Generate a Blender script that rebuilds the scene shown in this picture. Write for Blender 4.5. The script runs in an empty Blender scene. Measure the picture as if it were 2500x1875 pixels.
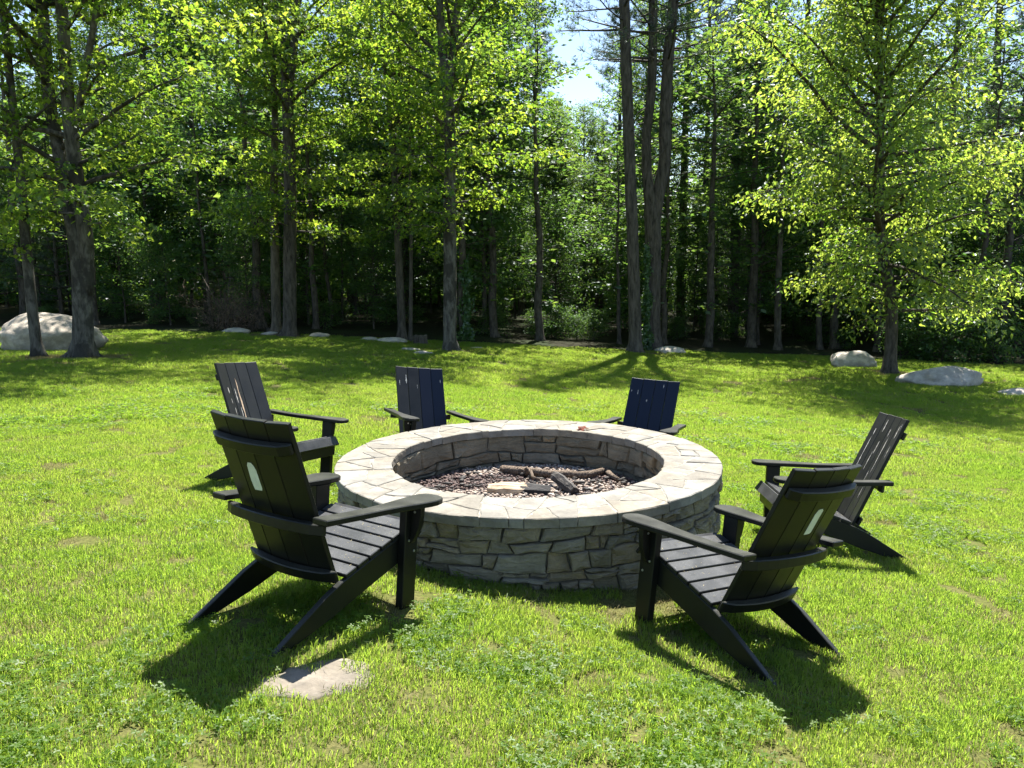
import bpy, bmesh, math, random
import numpy as np
from mathutils import Vector, Matrix, Euler, noise

sc = bpy.context.scene
C = sc.collection
R = math.radians
PI = math.pi

# ------------------------------------------------------------------ camera
CAM_Z, PITCH, ROLL, FPX = 1.705, R(8.93), R(-0.65), 1921.0
cam_d = bpy.data.cameras.new('camera')
cam = bpy.data.objects.new('camera', cam_d)
C.objects.link(cam)
cam_d.sensor_fit = 'HORIZONTAL'
cam_d.sensor_width = 36.0
cam_d.lens = 36.0 * FPX / 2500.0
cam_d.clip_start = 0.05
cam_d.clip_end = 3000
cam.matrix_world = (Matrix.Translation((0, 0, CAM_Z)) @ Euler((PI / 2 - PITCH, 0, 0)).to_matrix().to_4x4()
                    @ Matrix.Rotation(ROLL, 4, 'Z'))
sc.camera = cam

# ------------------------------------------------------------------ sky and sun
SUN_EL, SUN_AZ = R(58), R(14)          # azimuth measured from +Y towards +X
world = bpy.data.worlds.new('World')
sc.world = world
world.use_nodes = True
wn = world.node_tree.nodes
wl = world.node_tree.links
bg = wn['Background']
sky = wn.new('ShaderNodeTexSky')
sky.sky_type = 'NISHITA'
sky.sun_disc = False
sky.sun_elevation = SUN_EL
sky.sun_rotation = SUN_AZ
sky.air_density = 1.0
sky.dust_density = 0.4
wl.new(sky.outputs[0], bg.inputs[0])
bg.inputs[1].default_value = 0.07

sun_d = bpy.data.lights.new('sun', 'SUN')
sun_d.energy = 5.0
sun_d.angle = R(0.53)
sun_d.color = (1.0, 0.955, 0.88)
sun = bpy.data.objects.new('sun', sun_d)
C.objects.link(sun)
SUNV = Vector((math.cos(SUN_EL) * math.sin(SUN_AZ), math.cos(SUN_EL) * math.cos(SUN_AZ), math.sin(SUN_EL)))
sun.rotation_euler = (-SUNV).to_track_quat('-Z', 'Y').to_euler()
sun.location = SUNV * 60

sc.view_settings.view_transform = 'Standard'
sc.view_settings.look = 'None'
sc.view_settings.gamma = 1.0
sc.view_settings.exposure = 1.72
sc.render.engine = 'CYCLES'
cy = sc.cycles
cy.max_bounces = 6
cy.diffuse_bounces = 3
cy.glossy_bounces = 2
cy.transmission_bounces = 3
cy.transparent_max_bounces = 4
cy.caustics_reflective = False
cy.caustics_refractive = False
cy.sample_clamp_indirect = 6.0
cy.use_adaptive_sampling = True
cy.adaptive_threshold = 0.015
cy.use_denoising = True
cy.denoiser = 'OPENIMAGEDENOISE'

# ------------------------------------------------------------------ terrain and pixel helpers
GA, GB = -0.0712, -0.0619
CHAIRS = [  # key, x, y, rotation, dz, tilt x, tilt y (solved from the photograph)
    ('FL', -0.762, 3.530, -32.5, 0.053, -0.001, -0.015),
    ('FR', 0.867, 3.642, 33.9, -0.020, -0.026, -0.006),
    ('R', 1.818, 5.041, 84.8, -0.016, 0.024, -0.019),
    ('L', -1.611, 5.746, -111.2, 0.008, -0.008, -0.018),
    ('RC', -0.650, 6.586, -152.9, -0.023, -0.024, -0.049),
    ('RR', 1.011, 6.641, 155.4, -0.006, -0.017, -0.036)]
def base_z(x, y):
    return (GA * 10 * math.tanh(x / 10) + GB * 16 * math.tanh((y - 4.5) / 16))
_bp = []
for k, x, y, r, dz, ta, tb in CHAIRS:
    rr = R(r)
    mx, my = x + math.sin(rr) * 0.3, y - math.cos(rr) * 0.3
    zf = GA * mx + GB * (my - 4.5) + dz + ta * (mx - x) + tb * (my - y)
    _bp.append((mx, my, zf - base_z(mx, my)))
_K = np.array([[math.exp(-((a[0] - b[0]) ** 2 + (a[1] - b[1]) ** 2) / (2 * .55 ** 2)) for b in _bp] for a in _bp])
_W = np.linalg.solve(_K, np.array([b[2] for b in _bp]))
def ground_z(x, y):
    z = base_z(x, y)
    for (bx, by, _), w in zip(_bp, _W):
        d2 = (x - bx) ** 2 + (y - by) ** 2
        if d2 < 6:
            z += w * math.exp(-d2 / (2 * .55 ** 2))
    return z
def ray(u, v):
    qx, qy = u - 1250.0, v - 937.5
    c, s = math.cos(-ROLL), math.sin(-ROLL)
    X, Y = (c * qx - s * qy) / FPX, (s * qx + c * qy) / FPX
    return Vector((X, math.cos(PITCH) - Y * math.sin(PITCH), -math.sin(PITCH) - Y * math.cos(PITCH)))
def G(u, v):
    """where the line of sight of a pixel meets the ground"""
    d = ray(u, v)
    t = 1.5
    while t < 200:
        p = d * t
        if CAM_Z + p.z <= ground_z(p.x, p.y):
            break
        t += 0.05
    return Vector((d.x * t, d.y * t, ground_z(d.x * t, d.y * t)))
def at(u, v, y):
    """the point on a pixel's line of sight at distance y"""
    d = ray(u, v)
    t = y / d.y
    return Vector((d.x * t, y, CAM_Z + d.z * t))

# ------------------------------------------------------------------ object helpers
def tag(o, label=None, cat=None, group=None, kind=None):
    if label: o['label'] = label
    if cat: o['category'] = cat
    if group: o['group'] = group
    if kind: o['kind'] = kind
    return o
def empty(name, loc=(0, 0, 0), rz=0):
    o = bpy.data.objects.new(name, None)
    o.empty_display_size = 0.1
    C.objects.link(o)
    o.location = loc
    o.rotation_euler = (0, 0, rz)
    return o
def link(name, me, mat=None, parent=None):
    o = bpy.data.objects.new(name, me)
    C.objects.link(o)
    if mat is not None and not me.materials:
        me.materials.append(mat)
    if parent is not None:
        o.parent = parent
    return o
def mesh_poly(name, verts, faces, smooth=False):
    me = bpy.data.meshes.new(name)
    me.from_pydata([tuple(v) for v in verts], [], faces)
    me.update()
    if smooth:
        me.polygons.foreach_set('use_smooth', [True] * len(me.polygons))
    return me
def mesh_np(name, V, F, smooth=False, attrs=None):
    """V (n,3), F (m,k) arrays -> mesh"""
    me = bpy.data.meshes.new(name)
    V = np.ascontiguousarray(V, np.float32)
    F = np.ascontiguousarray(F, np.int32)
    m, k = F.shape
    me.vertices.add(len(V))
    me.vertices.foreach_set('co', V.ravel())
    me.loops.add(m * k)
    me.loops.foreach_set('vertex_index', F.ravel())
    me.polygons.add(m)
    me.polygons.foreach_set('loop_start', np.arange(m, dtype=np.int32) * k)
    if smooth:
        me.polygons.foreach_set('use_smooth', np.ones(m, bool))
    for an, av in (attrs or {}).items():
        a = me.attributes.new(an, 'FLOAT', 'POINT')
        a.data.foreach_set('value', np.ascontiguousarray(av, np.float32))
    me.update(calc_edges=True)
    return me
def from_bm(name, bm, smooth=False):
    me = bpy.data.meshes.new(name)
    bmesh.ops.recalc_face_normals(bm, faces=bm.faces)
    bm.to_mesh(me)
    bm.free()
    if smooth:
        me.polygons.foreach_set('use_smooth', [True] * len(me.polygons))
    return me
def copy_tree(o, parent=None):
    c = o.copy()
    C.objects.link(c)
    c.parent = parent
    for ch in list(o.children):
        copy_tree(ch, c)
    return c

# ------------------------------------------------------------------ materials
def new_mat(name):
    m = bpy.data.materials.new(name)
    m.use_nodes = True
    nt = m.node_tree
    return m, nt, nt.nodes['Principled BSDF'], nt.nodes['Material Output']
def nd(nt, kind, **kw):
    n = nt.nodes.new(kind)
    for k, v in kw.items():
        if k.startswith('i_'):
            n.inputs[k[2:].replace('_', ' ')].default_value = v
        else:
            setattr(n, k, v)
    return n
def ramp(nt, fac, stops):
    r = nt.nodes.new('ShaderNodeValToRGB')
    e = r.color_ramp.elements
    while len(e) < len(stops):
        e.new(0.5)
    for el, (p, c) in zip(e, stops):
        el.position = p
        el.color = (c[0], c[1], c[2], 1)
    nt.links.new(fac, r.inputs[0])
    return r.outputs[0]
def mixc(nt, fac, a, b, blend='MIX'):
    n = nt.nodes.new('ShaderNodeMix')
    n.data_type = 'RGBA'
    n.blend_type = blend
    for sock, val in ((n.inputs[0], fac), (n.inputs[6], a), (n.inputs[7], b)):
        if hasattr(val, 'is_linked'):
            nt.links.new(val, sock)
        elif isinstance(val, (int, float)):
            sock.default_value = val
        else:
            sock.default_value = (val[0], val[1], val[2], 1)
    return n.outputs[2]
def mth(nt, op, a, b=0.0, clamp=False):
    n = nt.nodes.new('ShaderNodeMath')
    n.operation = op
    n.use_clamp = clamp
    for i, v in enumerate((a, b)):
        if hasattr(v, 'is_linked'):
            nt.links.new(v, n.inputs[i])
        else:
            n.inputs[i].default_value = v
    return n.outputs[0]
def coords(nt, space='Object', scale=(1, 1, 1), rnd=False):
    if space == 'World':
        out = nt.nodes.new('ShaderNodeNewGeometry').outputs['Position']
    else:
        out = nt.nodes.new('ShaderNodeTexCoord').outputs[space]
    if rnd:
        oi = nt.nodes.new('ShaderNodeObjectInfo')
        vm = nt.nodes.new('ShaderNodeVectorMath')
        vm.operation = 'MULTIPLY_ADD'
        cmb = nt.nodes.new('ShaderNodeCombineXYZ')
        for i in range(3):
            nt.links.new(oi.outputs['Random'], cmb.inputs[i])
        nt.links.new(cmb.outputs[0], vm.inputs[0])
        vm.inputs[1].default_value = (37, 53, 71)
        nt.links.new(out, vm.inputs[2])
        out = vm.outputs[0]
    mp = nt.nodes.new('ShaderNodeMapping')
    mp.inputs['Scale'].default_value = scale
    nt.links.new(out, mp.inputs['Vector'])
    return mp.outputs[0]
def noi(nt, vec, scale, detail=4, rough=0.55, dist=0.0):
    n = nt.nodes.new('ShaderNodeTexNoise')
    n.inputs['Scale'].default_value = scale
    n.inputs['Detail'].default_value = detail
    n.inputs['Roughness'].default_value = rough
    n.inputs['Distortion'].default_value = dist
    nt.links.new(vec, n.inputs['Vector'])
    return n.outputs['Fac']
def bump(nt, bsdf, height, strength, dist=0.01):
    b = nt.nodes.new('ShaderNodeBump')
    b.inputs['Strength'].default_value = strength
    b.inputs['Distance'].default_value = dist
    nt.links.new(height, b.inputs['Height'])
    nt.links.new(b.outputs[0], bsdf.inputs['Normal'])
def attr(nt, name):
    a = nt.nodes.new('ShaderNodeAttribute')
    a.attribute_name = name
    return a.outputs['Fac']

def leaf_mat(name, dark, light, tr_dark, tr_light, trans=0.5, gloss=0.06, rough=0.4):
    """thin leaves: reflect, let the light through, slight gloss"""
    m, nt, b, out = new_mat(name)
    nt.nodes.remove(b)
    rnd = attr(nt, 'rnd')
    col = mixc(nt, rnd, dark, light)
    tcol = mixc(nt, rnd, tr_dark, tr_light)
    d = nd(nt, 'ShaderNodeBsdfDiffuse')
    t = nd(nt, 'ShaderNodeBsdfTranslucent')
    g = nd(nt, 'ShaderNodeBsdfGlossy')
    g.inputs['Roughness'].default_value = rough
    g.inputs['Color'].default_value = (0.9, 0.95, 1, 1)
    nt.links.new(col, d.inputs[0])
    nt.links.new(tcol, t.inputs[0])
    mx = nd(nt, 'ShaderNodeMixShader')
    mx.inputs[0].default_value = trans
    nt.links.new(d.outputs[0], mx.inputs[1])
    nt.links.new(t.outputs[0], mx.inputs[2])
    mg = nd(nt, 'ShaderNodeMixShader')
    mg.inputs[0].default_value = gloss
    nt.links.new(mx.outputs[0], mg.inputs[1])
    nt.links.new(g.outputs[0], mg.inputs[2])
    nt.links.new(mg.outputs[0], out.inputs[0])
    return m

M = {}
M['maple_leaf'] = leaf_mat('maple_leaf', (.035, .085, .018), (.075, .14, .025), (.17, .34, .025), (.52, .63, .06), .64, .03, .45)
M['beech_leaf'] = leaf_mat('beech_leaf', (.05, .105, .022), (.10, .17, .035), (.20, .37, .03), (.55, .64, .09), .64, .04, .42)
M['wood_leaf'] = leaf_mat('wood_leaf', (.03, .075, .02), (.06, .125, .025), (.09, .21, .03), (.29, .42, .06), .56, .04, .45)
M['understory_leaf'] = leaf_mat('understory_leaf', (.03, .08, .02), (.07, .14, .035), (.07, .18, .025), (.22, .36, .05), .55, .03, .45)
M['needle'] = leaf_mat('needle', (.03, .06, .03), (.06, .095, .045), (.04, .08, .02), (.11, .17, .05), .35, .05)
M['vine_leaf'] = leaf_mat('vine_leaf', (.03, .09, .015), (.06, .14, .02), (.10, .24, .015), (.2, .36, .03), .5)
M['dead_twig'] = leaf_mat('dead_twig', (.16, .11, .08), (.26, .19, .14), (.1, .07, .05), (.15, .1, .07), .1, .02)

def bark_mat(name, a, b, patch=None, sc_=1.0, vstretch=0.25):
    m, nt, bs, out = new_mat(name)
    v = coords(nt, 'Object', (sc_, sc_, sc_ * vstretch))
    n1 = noi(nt, v, 14, 6, .65, .4)
    n2 = noi(nt, coords(nt, 'Object', (1, 1, .7)), 2.3, 4, .6)
    col = mixc(nt, mth(nt, 'MULTIPLY_ADD', n1, 1.6), a, b)
    col = ramp(nt, n1, [(.33, a), (.62, b)])
    if patch:
        f = ramp(nt, n2, [(.5, (0, 0, 0)), (.56, (1, 1, 1))])
        f2 = mth(nt, 'MULTIPLY', f, .8)
        col = mixc(nt, f2, col, patch)
    nt.links.new(col, bs.inputs['Base Color'])
    bs.inputs['Roughness'].default_value = .92
    bs.inputs['Specular IOR Level'].default_value = .2
    bump(nt, bs, n1, .9, .03)
    return m
M['grey_bark'] = bark_mat('grey_bark', (.035, .031, .026), (.15, .14, .12), (.035, .032, .027))
M['dark_bark'] = bark_mat('dark_bark', (.03, .026, .022), (.11, .095, .08))
M['pine_bark'] = bark_mat('pine_bark', (.03, .026, .023), (.125, .108, .095), None, .9, .2)
M['pale_bark'] = bark_mat('pale_bark', (.05, .043, .035), (.15, .128, .1))

def stone_mat(name, stops, light, strat=(3, 3, 16), bmp=.6, rough=.85):
    m, nt, bs, out = new_mat(name)
    oi = nt.nodes.new('ShaderNodeObjectInfo')
    col = ramp(nt, oi.outputs['Random'], stops)
    v = coords(nt, 'Object', strat, True)
    n1 = noi(nt, v, 2.2, 6, .65, .6)
    v2 = coords(nt, 'Object', (1, 1, 1), True)
    n2 = noi(nt, v2, 5, 5, .6)
    n3 = noi(nt, v2, 60, 3, .6)
    c2 = mixc(nt, ramp(nt, n1, [(.3, (0, 0, 0)), (.75, (.75, .75, .75))]), col, light)
    c3 = mixc(nt, ramp(nt, n2, [(.42, (.55, .55, .55)), (.6, (0, 0, 0))]), c2, (col_mul(light, .35)))
    c4 = mixc(nt, .35, c3, ramp(nt, n3, [(.3, (.45, .45, .45)), (.7, (.75, .75, .75))]), 'OVERLAY')
    nt.links.new(c4, bs.inputs['Base Color'])
    bs.inputs['Roughness'].default_value = rough
    bs.inputs['Specular IOR Level'].default_value = .3
    h = mth(nt, 'ADD', mth(nt, 'MULTIPLY', n1, .8), mth(nt, 'MULTIPLY', n3, .25))
    bump(nt, bs, h, bmp, .02)
    return m
def col_mul(c, f):
    return (c[0] * f, c[1] * f, c[2] * f)
M['wall_stone'] = stone_mat('wall_stone', [(0, (.145, .135, .10)), (.25, (.23, .19, .12)), (.45, (.13, .12, .088)), (.65, (.255, .19, .105)), (.8, (.195, .182, .14)), (1, (.225, .197, .135))], (.31, .268, .19), (3, 3, 22), 1.0)
M['cap_stone'] = stone_mat('cap_stone', [(0, (.18, .17, .145)), (.25, (.225, .195, .145)), (.45, (.195, .195, .18)), (.7, (.22, .185, .13)), (.85, (.205, .20, .18)), (1, (.18, .165, .14))], (.27, .25, .21), (4, 4, 4), .35)
M['boulder'] = stone_mat('boulder', [(0, (.38, .345, .295)), (1, (.43, .38, .32))], (.54, .49, .43), (1.2, 1.2, 3), .7)
M['big_boulder'] = stone_mat('big_boulder', [(0, (.36, .31, .25)), (1, (.38, .33, .26))], (.52, .46, .38), (1.2, 1.2, 3.5), .9)
M['flat_stone'] = stone_mat('flat_stone', [(0, (.17, .145, .11)), (1, (.18, .15, .11))], (.27, .24, .195), (6, 6, 6), .4)

m, nt, bs, out = new_mat('mortar'); M['mortar'] = m
v = coords(nt, 'Object')
n = noi(nt, v, 40, 4)
nt.links.new(ramp(nt, n, [(.3, (.14, .125, .1)), (.6, (.32, .295, .245))]), bs.inputs['Base Color'])
bs.inputs['Roughness'].default_value = .95
bump(nt, bs, n, .6, .01)
m, nt, bs, out = new_mat('wall_core'); M['core'] = m
n = noi(nt, coords(nt, 'Object'), 30, 4)
nt.links.new(ramp(nt, n, [(.3, (.07, .065, .055)), (.7, (.15, .14, .12))]), bs.inputs['Base Color'])
bs.inputs['Roughness'].default_value = .95

def plastic(name, base, dust_sheen, amount, rough=.42):
    m, nt, bs, out = new_mat(name)
    v = coords(nt, 'Object', (1, 1, 1), True)
    n1 = noi(nt, v, 7, 5, .6)
    n2 = noi(nt, v, 240, 2, .5)
    geo = nt.nodes.new('ShaderNodeNewGeometry')
    sp = nt.nodes.new('ShaderNodeSeparateXYZ')
    nt.links.new(geo.outputs['Normal'], sp.inputs[0])
    upf = mth(nt, 'MULTIPLY_ADD', sp.outputs[2], .8)
    upf = mth(nt, 'MAXIMUM', mth(nt, 'MULTIPLY', sp.outputs[2], 1.0), .12)
    d = mth(nt, 'MULTIPLY', mth(nt, 'MULTIPLY', n1, amount), upf, True)
    sp2 = ramp(nt, n2, [(.60, (0, 0, 0)), (.72, (1, 1, 1))])
    d2 = mth(nt, 'ADD', d, mth(nt, 'MULTIPLY', sp2, mth(nt, 'MULTIPLY', d, 1.6)), True)
    nt.links.new(mixc(nt, d2, base, dust_sheen), bs.inputs['Base Color'])
    nt.links.new(mth(nt, 'ADD', mth(nt, 'MULTIPLY', n1, .25), rough - .1), bs.inputs['Roughness'])
    bs.inputs['Specular IOR Level'].default_value = .3
    bump(nt, bs, n2, .12, .002)
    return m
M['black'] = plastic('black_plastic', (.0035, .0038, .0038), (.13, .135, .11), .34, .38)
M['black_worn'] = plastic('black_plastic_worn', (.006, .0062, .0065), (.16, .16, .155), .34, .4)
M['seat'] = plastic('seat_plastic', (.007, .0075, .008), (.22, .225, .23), .5, .34)  # grey tint paints the sky's sheen onto the slats, along with some dust
M['navy'] = plastic('navy_plastic', (.003, .0075, .023), (.07, .08, .10), .08, .45)
def flat_mat(name, c, rough=.6, var=.3, scale=60, metal=0):
    m, nt, bs, out = new_mat(name)
    n = noi(nt, coords(nt, 'Object', (1, 1, 1), True), scale, 4)
    nt.links.new(ramp(nt, n, [(.3, col_mul(c, 1 - var)), (.7, col_mul(c, 1 + var))]), bs.inputs['Base Color'])
    bs.inputs['Roughness'].default_value = rough
    bs.inputs['Metallic'].default_value = metal
    return m
M['screw'] = flat_mat('screw', (.5, .5, .48), .4, .15, 60, .8)
M['sticker'] = flat_mat('sticker', (.62, .66, .58), .55, .12, 25)
M['scrape'] = flat_mat('scrape', (.5, .47, .42), .7, .35, 90)
M['scrape_tan'] = flat_mat('scrape_tan', (.5, .36, .24), .7, .3, 90)
M['straw'] = flat_mat('straw', (.42, .36, .2), .8, .3, 30)
M['red_leaf'] = flat_mat('red_leaf', (.28, .07, .035), .6, .35, 50)

m, nt, bs, out = new_mat('log_wood'); M['log'] = m
v = coords(nt, 'Object', (1.5, 14, 14))
n = noi(nt, v, 3, 6, .7, .5)
wood = ramp(nt, n, [(.3, (.07, .035, .02)), (.42, (.36, .24, .14)), (.6, (.6, .5, .36))])
sx = nt.nodes.new('ShaderNodeSeparateXYZ')
nt.links.new(nt.nodes.new('ShaderNodeTexCoord').outputs['Object'], sx.inputs[0])
ch = mth(nt, 'ADD', mth(nt, 'MULTIPLY', sx.outputs[0], 6.0), mth(nt, 'MULTIPLY', noi(nt, coords(nt, 'Object', (3, 8, 8)), 4, 4), 1.6))
chf = ramp(nt, ch, [(.95, (0, 0, 0)), (1.0, (1, 1, 1))])
nt.links.new(mixc(nt, chf, wood, (.012, .011, .011)), bs.inputs['Base Color'])
bs.inputs['Roughness'].default_value = .8
bump(nt, bs, n, .9, .01)
m, nt, bs, out = new_mat('charred'); M['char'] = m
n = noi(nt, coords(nt, 'Object', (4, 12, 12)), 4, 5, .7)
nt.links.new(ramp(nt, n, [(.4, (.012, .011, .011)), (.7, (.10, .085, .07))]), bs.inputs['Base Color'])
bs.inputs['Roughness'].default_value = .75
bump(nt, bs, n, 1, .01)
M['branch'] = bark_mat('branch_bark', (.06, .045, .035), (.3, .23, .17), None, 6, .5)
m, nt, bs, out = new_mat('pebble'); M['pebble'] = m
rn = attr(nt, 'rnd')
nt.links.new(ramp(nt, rn, [(0, (.03, .025, .022)), (.2, (.12, .075, .065)), (.45, (.25, .185, .14)), (.75, (.36, .285, .225)), (1, (.46, .41, .36))]), bs.inputs['Base Color'])
bs.inputs['Roughness'].default_value = .8
M['ash'] = flat_mat('ash', (.05, .042, .038), .95, .5, 30)

# ------------------------------------------------------------------ lawn edge (where the mown grass meets the woods)
EDGE_PX = [(-900, 800), (-400, 803), (0, 806), (230, 809), (560, 815), (790, 823), (1100, 838), (1250, 845), (1500, 855), (1700, 862),
           (1900, 869), (2090, 876), (2300, 887), (2500, 895), (2900, 905), (3400, 910)]
EDGE = []
for u, v_ in EDGE_PX:
    p = G(u, v_)
    EDGE.append((math.atan2(p.x, p.y), math.hypot(p.x, p.y)))
def edge_dist(az):
    if az <= EDGE[0][0]: return EDGE[0][1]
    for (a0, d0), (a1, d1) in zip(EDGE, EDGE[1:]):
        if az <= a1:
            t = (az - a0) / (a1 - a0)
            return d0 + (d1 - d0) * t
    return EDGE[-1][1]

# ------------------------------------------------------------------ ground
def axis(lo, hi, fine_lo, fine_hi, step):
    xs = list(np.arange(fine_lo, fine_hi + 1e-6, step))
    s, x = step, fine_hi
    while x < hi:
        s *= 1.35; x += s; xs.append(min(x, hi))
    s, x = step, fine_lo
    while x > lo:
        s *= 1.35; x -= s; xs.insert(0, max(x, lo))
    return xs
gx = axis(-700, 700, -16, 18, .3)
gy = axis(-500, 1400, -1, 34, .3)
PIT = Vector((0.096, 5.053)); PIT_R, PIT_RI, PIT_Z = 1.248, 0.883, 0.418
gv, gwood, gworn = [], [], []
WORN = [(PIT.x, PIT.y, 1.36, .16), ]
for yy in gy:
    for xx in gx:
        gv.append((xx, yy, ground_z(xx, yy)))
        d = math.hypot(xx, yy)
        az = math.atan2(xx, yy)
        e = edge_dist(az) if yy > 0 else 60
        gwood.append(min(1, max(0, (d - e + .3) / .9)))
nx_ = len(gx)
gf = np.array([(j * nx_ + i, j * nx_ + i + 1, (j + 1) * nx_ + i + 1, (j + 1) * nx_ + i) for j in range(len(gy) - 1) for i in range(nx_ - 1)])
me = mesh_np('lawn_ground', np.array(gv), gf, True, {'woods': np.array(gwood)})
m, nt, bs, out = new_mat('ground'); M['ground'] = m
w = coords(nt, 'World')
n1 = noi(nt, w, .6, 4); n2 = noi(nt, w, 9, 4); n3 = noi(nt, w, 60, 3)
lawn = mixc(nt, n1, (.085, .105, .022), (.125, .125, .035))
lawn = mixc(nt, ramp(nt, n2, [(.4, (0, 0, 0)), (.75, (.6, .6, .6))]), lawn, (.15, .12, .06))
lawn = mixc(nt, ramp(nt, n3, [(.35, (.7, .7, .7)), (.6, (0, 0, 0))]), lawn, (.04, .045, .015))
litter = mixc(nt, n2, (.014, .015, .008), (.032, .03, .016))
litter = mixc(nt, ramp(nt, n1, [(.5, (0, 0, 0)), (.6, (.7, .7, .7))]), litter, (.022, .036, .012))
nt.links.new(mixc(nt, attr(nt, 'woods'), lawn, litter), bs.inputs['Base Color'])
bs.inputs['Roughness'].default_value = .95
bs.inputs['Specular IOR Level'].default_value = .1
bump(nt, bs, n3, .5, .02)
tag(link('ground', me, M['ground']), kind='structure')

# ------------------------------------------------------------------ fire pit
rng = random.Random(7)
pit = empty('fire_pit', (PIT.x, PIT.y, ground_z(PIT.x, PIT.y)))
pit_z0 = pit.location.z
tag(pit, 'round dry-laid stone fire pit with wide flagstone cap, ringed by the chairs', 'fire pit')

def inset_poly(pts, d):
    n = len(pts)
    cx = sum(p[0] for p in pts) / n; cy_ = sum(p[1] for p in pts) / n
    o = []
    for p in pts:
        vx, vy = p[0] - cx, p[1] - cy_
        l = math.hypot(vx, vy) or 1
        k = max(.15, (l - d) / l)
        o.append((cx + vx * k, cy_ + vy * k))
    return o
def wall_stone(poly, rad, sgn, nm, mat):
    """poly in unrolled (arc length, z); sgn +1 faces outwards, -1 inwards"""
    n = len(poly)
    off = rng.uniform(-.018, .014)
    tilt_s, tilt_z = rng.uniform(-.07, .07), rng.uniform(-.16, .1)
    cs = sum(p[0] for p in poly) / n; cz = sum(p[1] for p in poly) / n
    def P(s, z, d):
        r = rad + sgn * (d + off + (s - cs) * tilt_s + (z - cz) * tilt_z)
        a = s / rad
        return (r * math.sin(a), -r * math.cos(a), z)
    rings = [(0.0, -.07, 0), (0.0, -.010, .002), (.004, -.001, .003), (.02, .004, .0065)]
    V, F = [], []
    for ins, dep, j in rings:
        for (s, z) in inset_poly(poly, ins):
            V.append(P(s + rng.uniform(-j, j), z + rng.uniform(-j, j) * .6, dep + rng.uniform(-j, j)))
    V.append(P(cs, cz, .007 + rng.uniform(-.003, .005)))
    for k in range(len(rings) - 1):
        for i in range(n):
            a, b = k * n + i, k * n + (i + 1) % n
            F.append((a, b, b + n, a + n))
    c = len(V) - 1
    k = len(rings) - 1
    for i in range(n):
        F.append((k * n + i, k * n + (i + 1) % n, c))
    F.append(tuple(range(n)))
    bm = bmesh.new()
    vs = [bm.verts.new(v) for v in V]
    for f in F:
        try: bm.faces.new([vs[i] for i in f])
        except ValueError: pass
    me = from_bm(nm, bm)
    o = link(nm, me, mat, pit)
    # put the origin on the stone itself
    cen = Vector(P(cs, cz, 0))
    me.transform(Matrix.Translation(-cen))
    o.location = cen
    return o
def fill_wall(rad, sgn, z0, heights, lmin, lmax, nm, mat, seed):
    rng.seed(seed)
    per = 2 * PI * rad
    zs = [z0]
    for h in heights: zs.append(zs[-1] + h)
    ph = [(rng.uniform(0, 6), rng.uniform(0, 6)) for _ in zs]
    def zl(k, s):
        if k == len(zs) - 1: return zs[k]
        a = s / rad
        return zs[k] + .010 * math.sin(5 * a + ph[k][0]) + .007 * math.sin(13 * a + ph[k][1]) + .004 * math.sin(29 * a + ph[k][0] * 2)
    for k in range(len(heights)):
        cuts, s = [], rng.uniform(0, .2)
        start = s
        while True:
            l = rng.uniform(lmin, lmax)
            if rng.random() < .24: l *= .4
            if s + l > start + per - lmin: break
            cuts.append(s); s += l
        cuts.append(s)
        cuts.append(start + per)
        sl = [rng.uniform(-.017, .017) for _ in cuts]
        sl[-1] = sl[0]
        for i in range(len(cuts) - 1):
            a, b = cuts[i], cuts[i + 1]
            g = rng.choice((.0022, .003, .004, .006))
            def edge(bot, top, a, b, sa, sb):
                m = max(2, int((b - a) / .06) + 1)
                pts = []
                for q in range(m + 1):
                    t = q / m
                    ss = a + sa * -1 + (b - sb - a + sa) * t
                    pts.append((ss + (g if q == 0 else -g if q == m else 0), bot(ss) + g + (rng.uniform(-.003, .003) if 0 < q < m else 0)))
                zm = (bot(a) + top(a)) / 2
                pts.append((b - g + rng.uniform(-.004, .003), (bot(b) + top(b)) / 2))
                for q in range(m, -1, -1):
                    t = q / m
                    ss = a + sa + (b + sb - a - sa) * t
                    pts.append((ss + (g if q == 0 else -g if q == m else 0), top(ss) - g + (rng.uniform(-.003, .003) if 0 < q < m else 0)))
                pts.append((a + g + rng.uniform(-.003, .004), zm))
                return pts
            bot = lambda s_: zl(k, s_)
            top = lambda s_: zl(k + 1, s_)
            if rng.random() < .34 and b - a > .13:
                f0 = rng.uniform(.35, .65); tl = rng.uniform(-.012, .012)
                mid = lambda s_: bot(s_) + (top(s_) - bot(s_)) * f0 + tl * ((s_ - a) / (b - a) - .5)
                q0 = sl[i] * (2 * f0 - 1) if False else sl[i] * .3
                wall_stone(edge(bot, mid, a, b, sl[i], sl[i + 1]), rad, sgn, nm, mat)
                if rng.random() < .5:
                    c_ = a + (b - a) * rng.uniform(.35, .65)
                    wall_stone(edge(mid, top, a, c_, sl[i], .0), rad, sgn, nm, mat)
                    wall_stone(edge(mid, top, c_, b, .0, sl[i + 1]), rad, sgn, nm, mat)
                else:
                    wall_stone(edge(mid, top, a, b, sl[i], sl[i + 1]), rad, sgn, nm, mat)
            else:
                wall_stone(edge(bot, top, a, b, sl[i], sl[i + 1]), rad, sgn, nm, mat)
CAP_T = .052
zc_top = PIT_Z - pit_z0
z_wall_top = zc_top - CAP_T
H_out = z_wall_top + .14
fill_wall(PIT_R - .022, 1, -.14, [H_out * f for f in (.165, .12, .155, .125, .165, .12, .15)], .09, .32, 'wall_stone', M['wall_stone'], 11)
H_in = z_wall_top - (-.0)
fill_wall(PIT_RI + .012, -1, 0.0, [H_in * f for f in (.25, .22, .20, .33)], .12, .36, 'inner_stone', M['wall_stone'], 23)

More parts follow.
